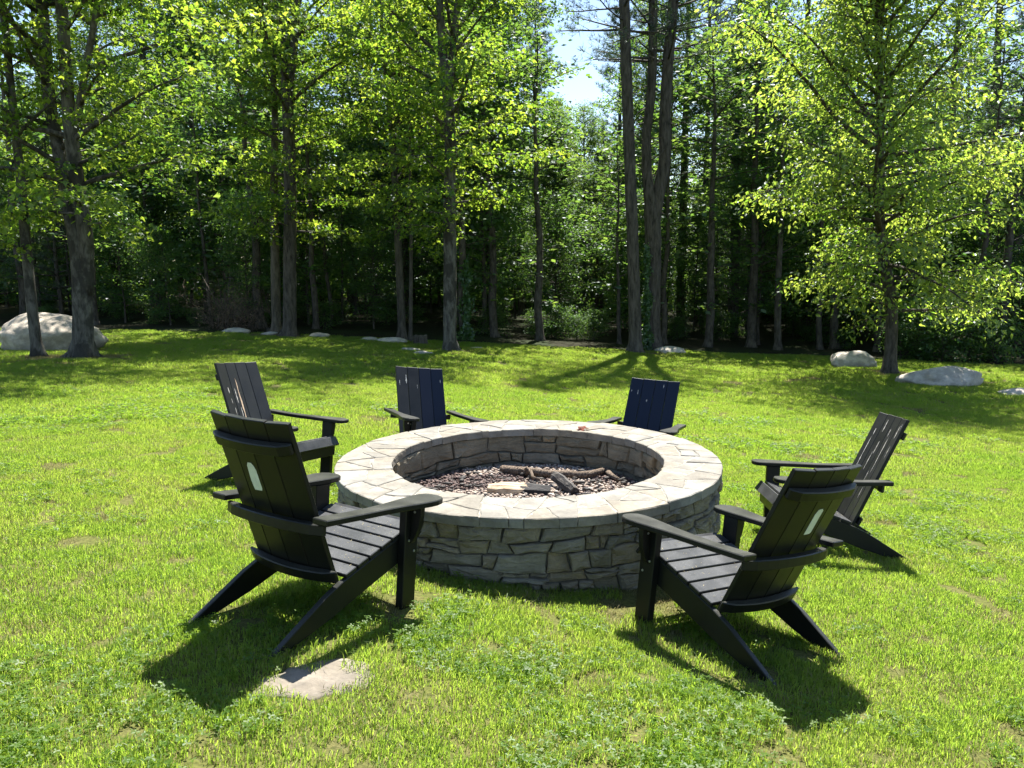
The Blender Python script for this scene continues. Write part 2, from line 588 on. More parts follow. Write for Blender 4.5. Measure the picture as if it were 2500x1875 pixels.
def ring_mesh(r0, r1, z0, z1, n=96):
    V, F = [], []
    for i in range(n):
        a = 2 * PI * i / n
        for r, z in ((r0, z0), (r1, z0), (r1, z1), (r0, z1)):
            V.append((r * math.sin(a), -r * math.cos(a), z))
    for i in range(n):
        a, b = i * 4, ((i + 1) % n) * 4
        for k in range(4):
            F.append((a + k, a + (k + 1) % 4, b + (k + 1) % 4, b + k))
    return mesh_poly('ring', V, F)
link('wall_core', ring_mesh(PIT_RI + .038, PIT_R - .05, -.14, z_wall_top - .004), M['core'], pit)
link('cap_mortar', ring_mesh(PIT_RI + .016, PIT_R - .016, z_wall_top - .002, zc_top - .0028), M['mortar'], pit)

# flagstones of the cap: cells of an irregular subdivision of the ring
rng.seed(5)
RM = (PIT_R + PIT_RI) / 2
WID = PIT_R - PIT_RI
PER = 2 * PI * RM
def clip(poly, nx0, ny0, c):
    o = []
    for i in range(len(poly)):
        a, b = poly[i], poly[(i + 1) % len(poly)]
        da, db = a[0] * nx0 + a[1] * ny0 - c, b[0] * nx0 + b[1] * ny0 - c
        if da <= 0: o.append(a)
        if (da < 0 < db) or (db < 0 < da):
            t = da / (da - db)
            o.append((a[0] + (b[0] - a[0]) * t, a[1] + (b[1] - a[1]) * t))
    return o
def parea(p):
    return abs(sum(p[i - 1][0] * p[i][1] - p[i][0] * p[i - 1][1] for i in range(len(p)))) / 2
def split(poly, out_):
    a = parea(poly)
    if a < rng.uniform(.026, .062) or len(poly) < 3:
        out_.append(poly); return
    P = np.array(poly); c = P.mean(0)
    w_, ev = np.linalg.eigh(np.cov((P - c).T))
    ax = ev[:, 1]
    an = math.atan2(ax[1], ax[0]) + rng.gauss(0, .33)
    nx0, ny0 = math.cos(an), math.sin(an)
    c = c + ax * rng.uniform(-.22, .22) * math.sqrt(w_[1])
    k = c[0] * nx0 + c[1] * ny0
    A_, B_ = clip(poly, nx0, ny0, k), clip(poly, -nx0, -ny0, -k)
    if len(A_) < 3 or len(B_) < 3 or min(parea(A_), parea(B_)) < .009:
        out_.append(poly); return
    split(A_, out_); split(B_, out_)
cells = []
cuts = [PER * (i + rng.uniform(-.25, .25)) / 11 for i in range(11)]
slp = [rng.uniform(-.1, .1) for _ in cuts]
for i in range(11):
    a0, a1 = cuts[i], cuts[(i + 1) % 11] + (PER if i == 10 else 0)
    s0_, s1_ = slp[i], slp[(i + 1) % 11]
    split([(a0 - s0_, 0), (a1 - s1_, 0), (a1 + s1_, WID), (a0 + s0_, WID)], cells)
for poly in cells:
    gap = rng.uniform(.0015, .0045)
    dense = []
    n = len(poly)
    for i in range(n):
        a, b = poly[i], poly[(i + 1) % n]
        l = math.hypot(b[0] - a[0], b[1] - a[1])
        if l < .012: continue
        m_ = max(1, int(l / .045))
        rim = (a[1] < 1e-6 and b[1] < 1e-6) or (a[1] > WID - 1e-6 and b[1] > WID - 1e-6)
        for q in range(m_):
            t = q / m_
            j = 0 if q == 0 else (.003 if rim else .0045)
            dense.append((a[0] + (b[0] - a[0]) * t + rng.uniform(-j, j), a[1] + (b[1] - a[1]) * t + rng.uniform(-j, j)))
    if len(dense) < 3: continue
    n = len(dense)
    cs = sum(p[0] for p in dense) / n; cr = sum(p[1] for p in dense) / n
    dz = rng.uniform(-.003, .004); t1, t2 = rng.uniform(-.012, .012), rng.uniform(-.012, .012)
    def P(p, z):
        r = PIT_RI + p[1]
        a = p[0] / RM
        return Vector((r * math.sin(a), -r * math.cos(a), zc_top + z + dz + t1 * (p[0] - cs) + t2 * (p[1] - cr)))
    i1, i2 = inset_poly(dense, gap), inset_poly(dense, gap + .006)
    V = [P(p, -CAP_T) for p in i1] + [P((p[0] + rng.uniform(-.003, .003), p[1] + rng.uniform(-.003, .003)), -.022) for p in i1] \
        + [P(p, -.004 + rng.uniform(-.002, .002)) for p in i1] + [P(p, rng.uniform(-.0012, .0012)) for p in i2] + [P((cs, cr), .001)]
    F = [(k * n + i, k * n + (i + 1) % n, (k + 1) * n + (i + 1) % n, (k + 1) * n + i) for k in range(3) for i in range(n)]
    F += [(3 * n + i, 3 * n + (i + 1) % n, 4 * n) for i in range(n)]
    F.append(tuple(range(n - 1, -1, -1)))
    cen = P((cs, cr), -CAP_T)
    me = mesh_poly('cap_stone', [v - cen for v in V], F)
    o = link('cap_stone', me, M['cap_stone'], pit)
    o.location = cen

# gravel bed
bedz = .145
V, F = [(0, 0, bedz + .015 - pit_z0)], []
for k, (r, dz) in enumerate(((.3, .01), (.6, .0), (.93, -.015))):
    for i in range(40):
        a = 2 * PI * i / 40
        V.append((r * math.cos(a), r * math.sin(a), bedz + dz + rng.uniform(-.008, .008) - pit_z0))
F += [(0, 1 + i, 1 + (i + 1) % 40) for i in range(40)]
for k in range(2):
    F += [(1 + k * 40 + i, 1 + (k + 1) * 40 + i, 1 + (k + 1) * 40 + (i + 1) % 40, 1 + k * 40 + (i + 1) % 40) for i in range(40)]
link('ash_bed', mesh_poly('ash_bed', V, F, True), M['ash'], pit)
bm = bmesh.new(); bmesh.ops.create_icosphere(bm, subdivisions=1, radius=1)
ico_v = np.array([v.co[:] for v in bm.verts]); ico_f = np.array([[v.index for v in f.verts] for f in bm.faces]); bm.free()
nr = np.random.default_rng(3)
NP = 8200
rad = np.sqrt(nr.random(NP)) * .86; ang = nr.random(NP) * 2 * PI
px, py = rad * np.cos(ang), rad * np.sin(ang)
size = nr.uniform(.006, .016, NP)
rv = np.clip(nr.beta(2.6, 1.3, NP), 0, 1)
char = np.array([noise.noise((x * 2.4 + 5, y * 2.4, 1.3)) for x, y in zip(px, py)])
char = char + .22 * (py > .32) + .1 * (px > .45) - .3 * (py < .15)
rv = np.where(char > .36, rv * .3, rv)
rv = np.where((nr.random(NP) < .08), rv * .2, rv)
scl = size[:, None, None] * nr.uniform(.6, 1.25, (NP, 1, 3)) * np.array([1, 1, .75])
th = nr.random(NP) * 2 * PI
pv = ico_v[None] * scl * nr.uniform(.8, 1.2, (NP, len(ico_v), 1))
c_, s_ = np.cos(th)[:, None], np.sin(th)[:, None]
pv = np.stack([pv[..., 0] * c_ - pv[..., 1] * s_, pv[..., 0] * s_ + pv[..., 1] * c_, pv[..., 2]], -1)
pz = bedz - pit_z0 + .012 - .02 * (rad / .86) + nr.uniform(-.002, .016, NP)
pv += np.stack([px, py, pz], 1)[:, None]
pf = (ico_f[None] + (np.arange(NP) * len(ico_v))[:, None, None]).reshape(-1, 3)
gravel = link('gravel', mesh_np('gravel', pv.reshape(-1, 3), pf, False, {'rnd': np.repeat(rv, len(ico_v))}), M['pebble'], pit)
gravel['kind'] = 'stuff'

NC = 170
cr_ = np.sqrt(nr.random(NC)) * .8; ca_ = nr.random(NC) * 2 * PI
cx_, cy0 = cr_ * np.cos(ca_) * .95, cr_ * np.sin(ca_) * .6 + .16
ok = np.hypot(cx_, cy0) < .82
cx_, cy0 = cx_[ok], cy0[ok]; NC = len(cx_)
cv = ico_v[None] * (nr.uniform(.008, .024, (NC, 1, 1)) * nr.uniform(.5, 1.6, (NC, 1, 3)) * np.array([1.4, .8, .5]))
th = nr.random(NC) * 6.28
cv = np.stack([cv[..., 0] * np.cos(th)[:, None] - cv[..., 1] * np.sin(th)[:, None], cv[..., 0] * np.sin(th)[:, None] + cv[..., 1] * np.cos(th)[:, None], cv[..., 2]], -1)
cv += np.stack([cx_, cy0, np.full(NC, bedz - pit_z0 + .022) + nr.uniform(0, .012, NC)], 1)[:, None]
chips = link('charcoal_chips', mesh_np('charcoal_chips', cv.reshape(-1, 3), (ico_f[None] + (np.arange(NC) * len(ico_v))[:, None, None]).reshape(-1, 3)), M['char'], pit)
chips['kind'] = 'stuff'

def tube(pts, radii, n=7, jitter=0.0, rg=rng, cap=True):
    """verts, faces of a tapered tube along a polyline"""
    V, F = [], []
    up = Vector((.13, .21, 1))
    for i, p in enumerate(pts):
        p = Vector(p)
        t = (Vector(pts[min(i + 1, len(pts) - 1)]) - Vector(pts[max(i - 1, 0)])).normalized()
        a = t.cross(up if abs(t.dot(up.normalized())) < .95 else Vector((1, 0, 0))).normalized()
        b = t.cross(a)
        for k in range(n):
            an = 2 * PI * k / n
            r = radii[i] * (1 + rg.uniform(-jitter, jitter))
            V.append(p + a * (math.cos(an) * r) + b * (math.sin(an) * r))
    for i in range(len(pts) - 1):
        for k in range(n):
            F.append((i * n + k, i * n + (k + 1) % n, (i + 1) * n + (k + 1) % n, (i + 1) * n + k))
    if cap:
        F.append(tuple(range(n - 1, -1, -1)))
        F.append(tuple((len(pts) - 1) * n + k for k in range(n)))
    return V, F

# firewood in the pit
def pit_pt(u, v_, z):
    d = ray(u, v_)
    t = (z - CAM_Z) / d.z
    return Vector((d.x * t, d.y * t, z))
def split_log(name, length, w, h, loc, rz, ry, mat, label, seed):
    rg = random.Random(seed)
    V, F = [], []
    prof = [(-.5, 0), (-.42, .55), (-.1, 1.0), (.2, .85), (.46, .4), (.5, .02), (.15, -.12), (-.2, -.1)]
    n, ns = len(prof), 9
    for i in range(ns):
        x = -length / 2 + length * i / (ns - 1)
        k = 1 - .22 * (abs(i / (ns - 1) - .5) * 2) ** 4
        for (a, b) in prof:
            V.append((x + rg.uniform(-.006, .006), a * w * k + rg.uniform(-.004, .004), b * h * k + rg.uniform(-.004, .004)))
    for i in range(ns - 1):
        for k in range(n):
            F.append((i * n + k, i * n + (k + 1) % n, (i + 1) * n + (k + 1) % n, (i + 1) * n + k))
    F.append(tuple(range(n - 1, -1, -1))); F.append(tuple((ns - 1) * n + k for k in range(n)))
    bm = bmesh.new()
    vs = [bm.verts.new(v) for v in V]
    for f in F: bm.faces.new([vs[i] for i in f])
    o = link(name, from_bm(name, bm), mat)
    o.location = loc; o.rotation_euler = (0, ry, rz)
    tag(o, label, 'log')
    return o
p = pit_pt(1268, 1196, bedz + .03)
split_log('firewood_log', .42, .15, .06, (p.x, p.y, bedz + .02), R(-3), R(2), M['log'], 'pale split log with charred right end lying on the fire pit gravel', 2)
p = pit_pt(1377, 1190, bedz + .03)
split_log('firewood_log', .27, .085, .06, (p.x, p.y, bedz + .045), R(-62), R(10), M['char'], 'short blackened log chunk leaning beside the pale split log', 3)
def dead_branch(name, px_pts, z, r0, r1, label, lift=()):
    pts = []
    for i, (u, v_) in enumerate(px_pts):
        q = pit_pt(u, v_, z + (lift[i] if i < len(lift) else 0))
        pts.append(q)
    n = len(pts)
    rad_ = [r0 + (r1 - r0) * i / (n - 1) for i in range(n)]
    V, F = tube(pts, rad_, 8, .15)
    org = pts[0].copy()
    o = link(name, mesh_poly(name, [v - org for v in V], F, True), M['branch'])
    o.location = org
    tag(o, label, 'branch')
    return o
dead_branch('dead_branch', [(1225, 1146), (1262, 1149), (1300, 1153), (1345, 1158), (1390, 1157), (1420, 1161)], bedz + .03, .034, .024, 'long knotty grey branch lying along the back of the pit gravel', (0, .01, .015, .01, .01, 0))
dead_branch('dead_branch', [(1405, 1160), (1440, 1158), (1470, 1149), (1481, 1147)], bedz + .035, .026, .02, 'curved grey branch end at the back right of the pit gravel')
dead_branch('dead_branch', [(1480, 1148), (1492, 1159), (1508, 1170)], bedz + .03, .022, .016, 'thin stub of grey branch pointing down at the right of the pit')
dead_branch('dead_branch', [(1283, 1142), (1296, 1153), (1300, 1165), (1318, 1172)], bedz + .055, .017, .01, 'small twisted twig standing out of the pit branches', (.03, .0, .0, -.02))

# curled red leaf on the cap
q = pit_pt(1421, 1046, PIT_Z + .012)
bm = bmesh.new()
pl = [(-.055, 0), (-.02, .018), (-.012, .045), (.01, .02), (.05, .03), (.03, .002), (.055, -.02), (.012, -.02), (-.01, -.04), (-.02, -.012)]
vs = [bm.verts.new((x, y, .012 * math.sin(x * 60) + .012 * abs(y) * 20)) for x, y in pl]
c0 = bm.verts.new((0, 0, .004))
for i in range(len(pl)): bm.faces.new((c0, vs[i], vs[(i + 1) % len(pl)]))
ret = bmesh.ops.solidify(bm, geom=bm.faces[:], thickness=.0015)
o = link('fallen_leaf', from_bm('fallen_leaf', bm), M['red_leaf'])
o.location = (q.x, q.y, PIT_Z + .008); o.rotation_euler = (R(12), 0, R(25)); 
tag(o, 'curled red-brown leaf lying on the back of the pit cap', 'leaf')

# ------------------------------------------------------------------ chairs
def bev(bm, w=.003):
    bmesh.ops.bevel(bm, geom=bm.edges[:], offset=w, segments=1, affect='EDGES', profile=.5, clamp_overlap=True)
def prism(outline, off, w=.003):
    """closed 3D outline extruded by the vector off"""
    bm = bmesh.new()
    a = [bm.verts.new(p) for p in outline]
    b = [bm.verts.new(Vector(p) + Vector(off)) for p in outline]
    n = len(a)
    bm.faces.new(a); bm.faces.new(b[::-1])
    for i in range(n):
        bm.faces.new((a[i], b[i], b[(i + 1) % n], a[(i + 1) % n]))
    bmesh.ops.recalc_face_normals(bm, faces=bm.faces)
    if w: bev(bm, w)
    return bm
B0 = Vector((0, -.342, .20))
UB = Vector((0, -.392, .920)).normalized()
NB = Vector((0, -UB.z, UB.y))          # out of the back, rearwards
def bow(x): return .022 * (1 - (x / .232) ** 2)
def curved_rail(half, s0, s1, dfun0, dfun1, taper=.02, axis_u=UB, axis_n=NB, org=B0, n=10):
    """rail bent along x: depth runs dfun0..dfun1 along axis_n, height s0..s1 along axis_u"""
    bm = bmesh.new()
    rings = []
    for i in range(n + 1):
        x = -half + 2 * half * i / n
        k = 1 if 0 < i < n else .55
        d0, d1 = dfun0(x), dfun1(x)
        d1 = d0 + (d1 - d0) * k
        rings.append([bm.verts.new(org + Vector((x, 0, 0)) + axis_u * s + axis_n * d) for s, d in ((s0, d0), (s1, d0), (s1, d1), (s0, d1))])
    for a, b in zip(rings, rings[1:]):
        for k in range(4):
            bm.faces.new((a[k], a[(k + 1) % 4], b[(k + 1) % 4], b[k]))
    bm.faces.new(rings[0]); bm.faces.new(rings[-1][::-1])
    bmesh.ops.recalc_face_normals(bm, faces=bm.faces)
    sharp = [e for e in bm.edges if e.calc_face_angle(0) > .6]
    bmesh.ops.bevel(bm, geom=sharp, offset=.004, segments=1, affect='EDGES', profile=.5)
    return bm
chair_mesh = {}
def build_chair_meshes():
    cm = chair_mesh
    def add(key, name, bm, mat): cm.setdefault(key, []).append((name, from_bm(name, bm), mat))
    for i in range(4):                       # back slats
        x0, x1 = -.2305 + i * .1155, -.2305 + i * .1155 + .1125
        top = .742 + (.004 if i in (1, 2) else 0)
        pts = []
        for s in (-.015, top):
            for x in ((x0, x1) if s < 0 else (x1, x0)):
                pts.append(B0 + Vector((x, 0, 0)) + UB * s + NB * bow(x))
        add('back%d' % i, 'back_slat', prism(pts, NB * .021, .0025), 'back')
    add('top_rail', 'back_rail', curved_rail(.226, .615, .662, lambda x: bow(x) + .0225, lambda x: bow(x) + .058), 'black')
    zr = Vector((0, 0, 1)); yr = Vector((0, -1, 0))
    o_mid = Vector((0, -.4625, .42))
    add('mid_rail', 'back_rail', curved_rail(.292, 0, .046, lambda x: bow(min(abs(x), .232)) + .0225, lambda x: .052 + .036 * (1 - (x / .292) ** 2), .02, zr, yr, o_mid), 'black')
    add('low_rail', 'back_rail', curved_rail(.262, .012, .062, lambda x: bow(min(abs(x), .232)) + .0225, lambda x: .045 + .034 * (1 - (x / .262) ** 2)), 'black')
    rail = [(.10, .222), (.10, .342), (-.352, .190), (-.44, .150), (-.715, -.012), (-.625, -.012), (-.40, .052), (-.25, .105)]
    for sx in (-1, 1):
        add('rail', 'side_rail', prism([(sx * .2345, y, z) for y, z in rail], (sx * .027, 0, 0)), 'black')
        lx0 = .2625
        add('leg', 'front_leg', prism([(sx * lx0, -.006, -.02), (sx * (lx0 + .040), -.006, -.02), (sx * (lx0 + .040), .084, -.02), (sx * lx0, .084, -.02)], (0, 0, .483)), 'black')
        br = [(lx0 + .0405, .4635), (lx0 + .098, .4635), (lx0 + .097, .42), (lx0 + .088, .37), (lx0 + .070, .325), (lx0 + .0525, .295), (lx0 + .0405, .285)]
        add('brk', 'arm_bracket', prism([(sx * x, .026, z) for x, z in br], (0, .028, 0), .002), 'black')
        oc = [(.345, -.54), (.343, -.45), (.341, -.33), (.347, -.22), (.362, -.11), (.382, -.01), (.395, .06), (.397, .105), (.388, .145), (.366, .17), (.335, .18)]
        ic = [(.300, .178), (.272, .165), (.256, .135), (.252, .08), (.258, 0), (.266, -.1), (.270, -.22), (.268, -.36), (.266, -.45), (.264, -.54)]
        out_ = [(sx * x, y, .464 + .012 * ((y < -.3) * (-.3 - y) / .24)) for x, y in oc + ic]
        add('arm', 'armrest', prism(out_, (0, 0, .026), .004), 'black')
        bl = [(sx * .262, -.41, .19 - .012)]
    s_dir = Vector((0, -.452, -.152)).normalized()
    s_nrm = Vector((0, -s_dir.z, s_dir.y)) * -1
    if s_nrm.z < 0: s_nrm = -s_nrm
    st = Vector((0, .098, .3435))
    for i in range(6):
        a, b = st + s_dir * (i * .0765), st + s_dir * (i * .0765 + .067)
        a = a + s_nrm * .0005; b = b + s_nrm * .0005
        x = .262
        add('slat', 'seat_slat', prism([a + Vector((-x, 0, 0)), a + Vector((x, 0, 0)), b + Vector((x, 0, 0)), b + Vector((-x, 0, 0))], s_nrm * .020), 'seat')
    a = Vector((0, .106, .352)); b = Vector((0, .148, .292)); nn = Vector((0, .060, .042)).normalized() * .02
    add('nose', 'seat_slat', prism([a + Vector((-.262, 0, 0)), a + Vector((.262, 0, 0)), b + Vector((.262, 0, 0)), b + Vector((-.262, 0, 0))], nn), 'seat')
    add('apron', 'seat_apron', prism([(-.262, .104, .215), (.262, .104, .215), (.262, .104, .298), (-.262, .104, .298)], (0, .02, 0)), 'black')
build_chair_meshes()
scr_v, scr_f = tube([(0, 0, 0), (0, 0, .003)], [.006, .0055], 8, 0)
screw_me = mesh_poly('screw', scr_v, scr_f)
screw_me.materials.append(M['screw'])

def streak_mesh(length, w, seed, n=10):
    rg = random.Random(seed)
    L, Rr = [], []
    for i in range(n + 1):
        t = i / n
        k = math.sin(PI * min(1, max(.02, t))) ** .6 * w * rg.uniform(.45, 1.2)
        c = rg.uniform(-.15, .15) * w
        L.append((c - k / 2, t * length)); Rr.append((c + k / 2, t * length))
    return L + Rr[::-1]
def scrape(parent, slat, s, x, length, w, seed, mat, front=True):
    """a chipped streak lying on a back slat"""
    out_ = streak_mesh(length, w, seed)
    x0, x1 = -.2305 + slat * .1155, -.2305 + slat * .1155 + .1125
    P0 = B0 + Vector((x0, 0, 0)) + NB * bow(x0)
    ex = ((B0 + Vector((x1, 0, 0)) + NB * bow(x1)) - P0).normalized()
    nn = ex.cross(UB).normalized()
    if nn.y < 0: nn = -nn
    base = P0 + (nn * .0006 if front else -nn * .0216)
    V = [base + ex * (x + a) + UB * (s + b) for a, b in out_]
    n2 = len(V)
    off = nn * (.0008 if front else -.0008)
    V2 = [v + off for v in V]
    n = n2 // 2
    F = []
    for i in range(n - 1):
        F.append((n2 + i, n2 + i + 1, n2 + n2 - 2 - i, n2 + n2 - 1 - i))
    for i in range(n2):
        F.append((i, (i + 1) % n2, n2 + (i + 1) % n2, n2 + i))
    bm = bmesh.new()
    vs = [bm.verts.new(v) for v in V + V2]
    for f in F: bm.faces.new([vs[i] for i in f])
    return link('paint_scrape', from_bm('paint_scrape', bm), mat, parent)

CH_LABEL = {
    'FL': 'black slatted garden chair in left foreground, seen from behind, pale sticker on its back',
    'FR': 'black slatted garden chair in right foreground, seen from behind, pale sticker on its back',
    'R': 'black garden chair right of the fire pit with white streaks down its weathered back',
    'L': 'black garden chair left of the fire pit with one long tan scrape on its back',
    'RC': 'navy-backed garden chair behind the pit, left one of the two, partly grey back',
    'RR': 'plain navy-backed garden chair behind the right side of the pit'}
chair_objs = {}
cl_rng = np.random.default_rng(12)
for key, x, y, r, dz, ta, tb in CHAIRS:
    A_, B_ = GA + ta, GB + tb
    c, s = math.cos(R(r)), math.sin(R(r))
    ex = Vector((c, s, A_ * c + B_ * s)).normalized()
    ez = Vector((-A_, -B_, 1)).normalized()
    ey = ez.cross(ex).normalized(); ex = ey.cross(ez).normalized()
    root = empty('garden_chair')
    mw = Matrix((ex, ey, ez)).transposed().to_4x4()
    mw.translation = (x, y, GA * x + GB * (y - 4.5) + dz)
    root.matrix_world = mw
    tag(root, CH_LABEL[key], 'chair', 'garden chairs around the fire pit')
    backs = []
    for ck, lst in chair_mesh.items():
        for name, me0, role in lst:
            me1 = me0
            mt = M['black']
            if role == 'back':
                mt = M['navy'] if (key == 'RR' or (key == 'RC' and ck in ('back0', 'back1'))) else (M['black_worn'] if key in 'LR' or key == 'RC' else M['black'])
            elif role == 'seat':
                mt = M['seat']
            if me1.materials and me1.materials[0] is not mt:
                me1 = me0.copy(); me1.materials.clear()
            o = link(name, me1, mt, root)
            if role == 'back': backs.append(o)
            if name == 'front_leg':
                sx = 1 if me0.vertices[0].co.x > 0 else -1
                for (yy, zz) in ((.06, .43), (.02, .30), (.06, .245)):
                    q = link('screw', screw_me, None, o)
                    q.location = (sx * .3025, yy, zz); q.rotation_euler = (0, sx * PI / 2, 0)
            if name == 'arm_bracket':
                sx = 1 if me0.vertices[0].co.x > 0 else -1
                for (xx, sg) in ((.325, 1), (.325, -1)):
                    q = link('screw', screw_me, None, o)
                    q.location = (sx * xx, .054 if sg > 0 else .026, .435); q.rotation_euler = (-sg * PI / 2, 0, 0)
            if role == 'seat':
                for sx in (-1, 1):
                    co = np.array([v.co[:] for v in me0.vertices]); cc = co.mean(0)
            if ck == 'top_rail' or ck == 'mid_rail':
                pass
    # stickers and scrapes
    if key == 'FL': spec = (1, .405, .066)
    if key == 'FR': spec = (2, .405, .058)
    if key in ('FL', 'FR'):
        slat, s0, xm = spec
        x0, x1 = -.2305 + slat * .1155, -.2305 + slat * .1155 + .1125
        P0 = B0 + Vector((x0, 0, 0)) + NB * bow(x0)
        e_ = ((B0 + Vector((x1, 0, 0)) + NB * bow(x1)) - P0).normalized()
        nn = -e_.cross(UB).normalized()
        if nn.y > 0: nn = -nn
        shp = [(-.024, 0), (.024, .004), (.029, .018), (.028, .10), (.02, .122), (.008, .134), (-.014, .132), (-.024, .116), (-.029, .045)]
        if key == 'FR': shp = [(-.024, 0), (.016, 0), (.024, .008), (.024, .127), (.014, .135), (-.014, .133), (-.024, .11)]
        o = link('sticker', from_bm('sticker', prism([P0 + e_ * (xm + a) + UB * (s0 + b) + nn * .0214 for a, b in shp], nn * .0008, 0)), M['sticker'], backs[slat])
    if key == 'L':
        # seen from the front the slat order is mirrored: slat 3 shows leftmost
        scrape(backs[2], 2, .15, .050, .47, .014, 1, M['scrape_tan'])
        for k, (sl_, s0, xx, ll, ww) in enumerate(((2, .42, .088, .12, .007), (2, .30, .075, .09, .006), (3, .50, .05, .05, .008), (3, .42, .045, .04, .005), (3, .33, .03, .06, .005), (2, .22, .06, .05, .005))):
            scrape(backs[sl_], sl_, s0, xx, ll, ww, 20 + k, M['scrape'])
    if key == 'R':
        for k, (sl_, s0, xx, ll, ww) in enumerate(((3, .28, .055, .30, .007), (3, .58, .05, .05, .008), (2, .62, .07, .09, .009), (2, .46, .04, .10, .008), (2, .34, .06, .14, .006), (1, .34, .05, .27, .008), (1, .60, .08, .06, .006), (1, .28, .085, .07, .005), (0, .60, .06, .10, .009), (0, .46, .05, .09, .006), (0, .66, .03, .05, .005), (1, .16, .04, .08, .004))):
            scrape(backs[sl_], sl_, s0, xx, ll, ww, 40 + k, M['scrape'])
    if key == 'RC':
        for k, (sl_, s0, xx, ll, ww) in enumerate(((3, .58, .016, .09, .014), (2, .54, .025, .04, .004), (0, .60, .03, .035, .007), (3, .56, .085, .05, .007))):
            scrape(backs[sl_], sl_, s0, xx, ll, ww, 60 + k, M['scrape'])
    if key == 'RR':
        for k, (sl_, s0, xx, ll, ww) in enumerate(((3, .58, .03, .05, .006), (3, .60, .09, .02, .008), (2, .52, .05, .022, .01), (1, .67, .03, .035, .008))):
            scrape(backs[sl_], sl_, s0, xx, ll, ww, 70 + k, M['scrape'])
    # dry clippings lying on the seat
    if key in ('FL', 'FR', 'R', 'L'):
        V, F = [], []
        for k in range(110 if key in ('FL', 'FR') else 30):
            t = cl_rng.uniform(.01, .44)
            if (t % .0765) > .064: continue
            p0 = Vector((cl_rng.uniform(-.25, .25), .098, .3435)) + Vector((0, -.452, -.152)).normalized() * t + Vector((0, -.152, .452)).normalized() * .0022 * 1
            nrm = Vector((0, -.319, .948)); nrm.normalize()
            p0 = Vector((p0.x, .098, .3435)) + Vector((0, -.452, -.152)).normalized() * t + nrm * .0222
            a = cl_rng.uniform(0, 2 * PI); ll = cl_rng.uniform(.006, .02); ww = cl_rng.uniform(.0012, .0022)
            d1 = Vector((math.cos(a), math.sin(a), 0)); d1 = (d1 - nrm * d1.dot(nrm)).normalized(); d2 = nrm.cross(d1)
            b0 = len(V)
            V += [p0 - d1 * ll / 2, p0 + d2 * ww / 2 + nrm * .001, p0 + d1 * ll / 2, p0 - d2 * ww / 2]
            F.append((b0, b0 + 1, b0 + 2, b0 + 3))
        o = link('grass_clippings', mesh_poly('grass_clippings', V, F), M['straw'], root)
        o['kind'] = 'stuff'
    chair_objs[key] = root

# ------------------------------------------------------------------ rocks
def rock(name, c, size, seed, label, rough=.22, sink=.3, rz=0, flat=1.0, sub=4, mat='boulder', cat='rock', facet=.8):
    bm = bmesh.new()
    bmesh.ops.create_icosphere(bm, subdivisions=sub, radius=1)
    o3 = Vector((seed * 7.3, seed * 3.1, seed * 1.7))
    for v in bm.verts:
        d = v.co.normalized()
        f = 1 + rough * 1.3 * noise.noise(d * 1.1 + o3) + rough * .6 * noise.noise(d * 2.6 + o3) + rough * .28 * noise.noise(d * 6 + o3) + rough * .1 * noise.noise(d * 14 + o3)
        # planar facets
        for k in range(5):
            nrm = Vector((noise.noise((seed, k, 1.5)), noise.noise((seed, k, 7.5)), noise.noise((seed + .5, k, 3.5)) * .8 + .1)).normalized()
            dd = d.dot(nrm) * f
            if dd > facet: f *= (facet + (dd - facet) * .25) / dd
        v.co = Vector((d.x * f * size[0], d.y * f * size[1], d.z * f * size[2]))
    o = link(name, from_bm(name, bm, True), M[mat])
    o.location = (c[0], c[1], c[2] + size[2] * (1 - 2 * sink))
    o.rotation_euler = (0, 0, rz)
    tag(o, label, cat)
    return o
def px_rock(u, v_, w, h, seed, label, depth=.8, **kw):
    """u, v_: middle of the foot in the picture; w, h: width and height shown"""
    p = G(u, v_)
    k = p.y / FPX
    hz = h * k
    return rock('field_rock', p + Vector((0, w * k * .5 * depth * .6, 0)), (w * k * .56, w * k * .5 * depth, hz * .66), seed, label, sink=.32, **kw)
p = G(100, 858)
k = p.y / FPX
rock('boulder', (p.x - .12, p.y + .6, p.z), (k * 120, 1.0, k * 66), 4, 'huge pale boulder behind the slim tree at the far left', .13, .33, 0, sub=5, mat='big_boulder', facet=.9)
px_rock(571, 815, 66, 14, 5, 'low pale rock at the lawn edge, leftmost of the small rocks')
px_rock(655, 819, 40, 9, 6, 'small grey rock at the foot of the pale trunk')
px_rock(777, 825, 44, 14, 7, 'rounded pale rock just right of the large central-left trunk')
px_rock(901, 832, 40, 9, 8, 'small flat rock left of the thin mid trunk')
px_rock(957, 838, 72, 15, 9, 'broad streaked grey rock beside the thin mid trunk', .6)
px_rock(998, 858, 50, 8, 10, 'flat rock in the tree shade left of the flared trunk')
px_rock(1028, 866, 48, 9, 11, 'sloping flat rock nearest the left rear chair, in shade')
px_rock(1162, 853, 34, 6, 12, 'small low rock right of the flared trunk')
px_rock(1640, 863, 64, 19, 13, 'pale pointed rock right of the forked pine')
px_rock(2092, 899, 106, 46, 14, 'bright white angular rock left of the right-hand tree', .6)
px_rock(2324, 945, 176, 50, 15, 'wide grey rock dappled with shade right of the right-hand tree', .8)
px_rock(2492, 967, 84, 17, 16, 'low pale rock cut off by the right picture edge')

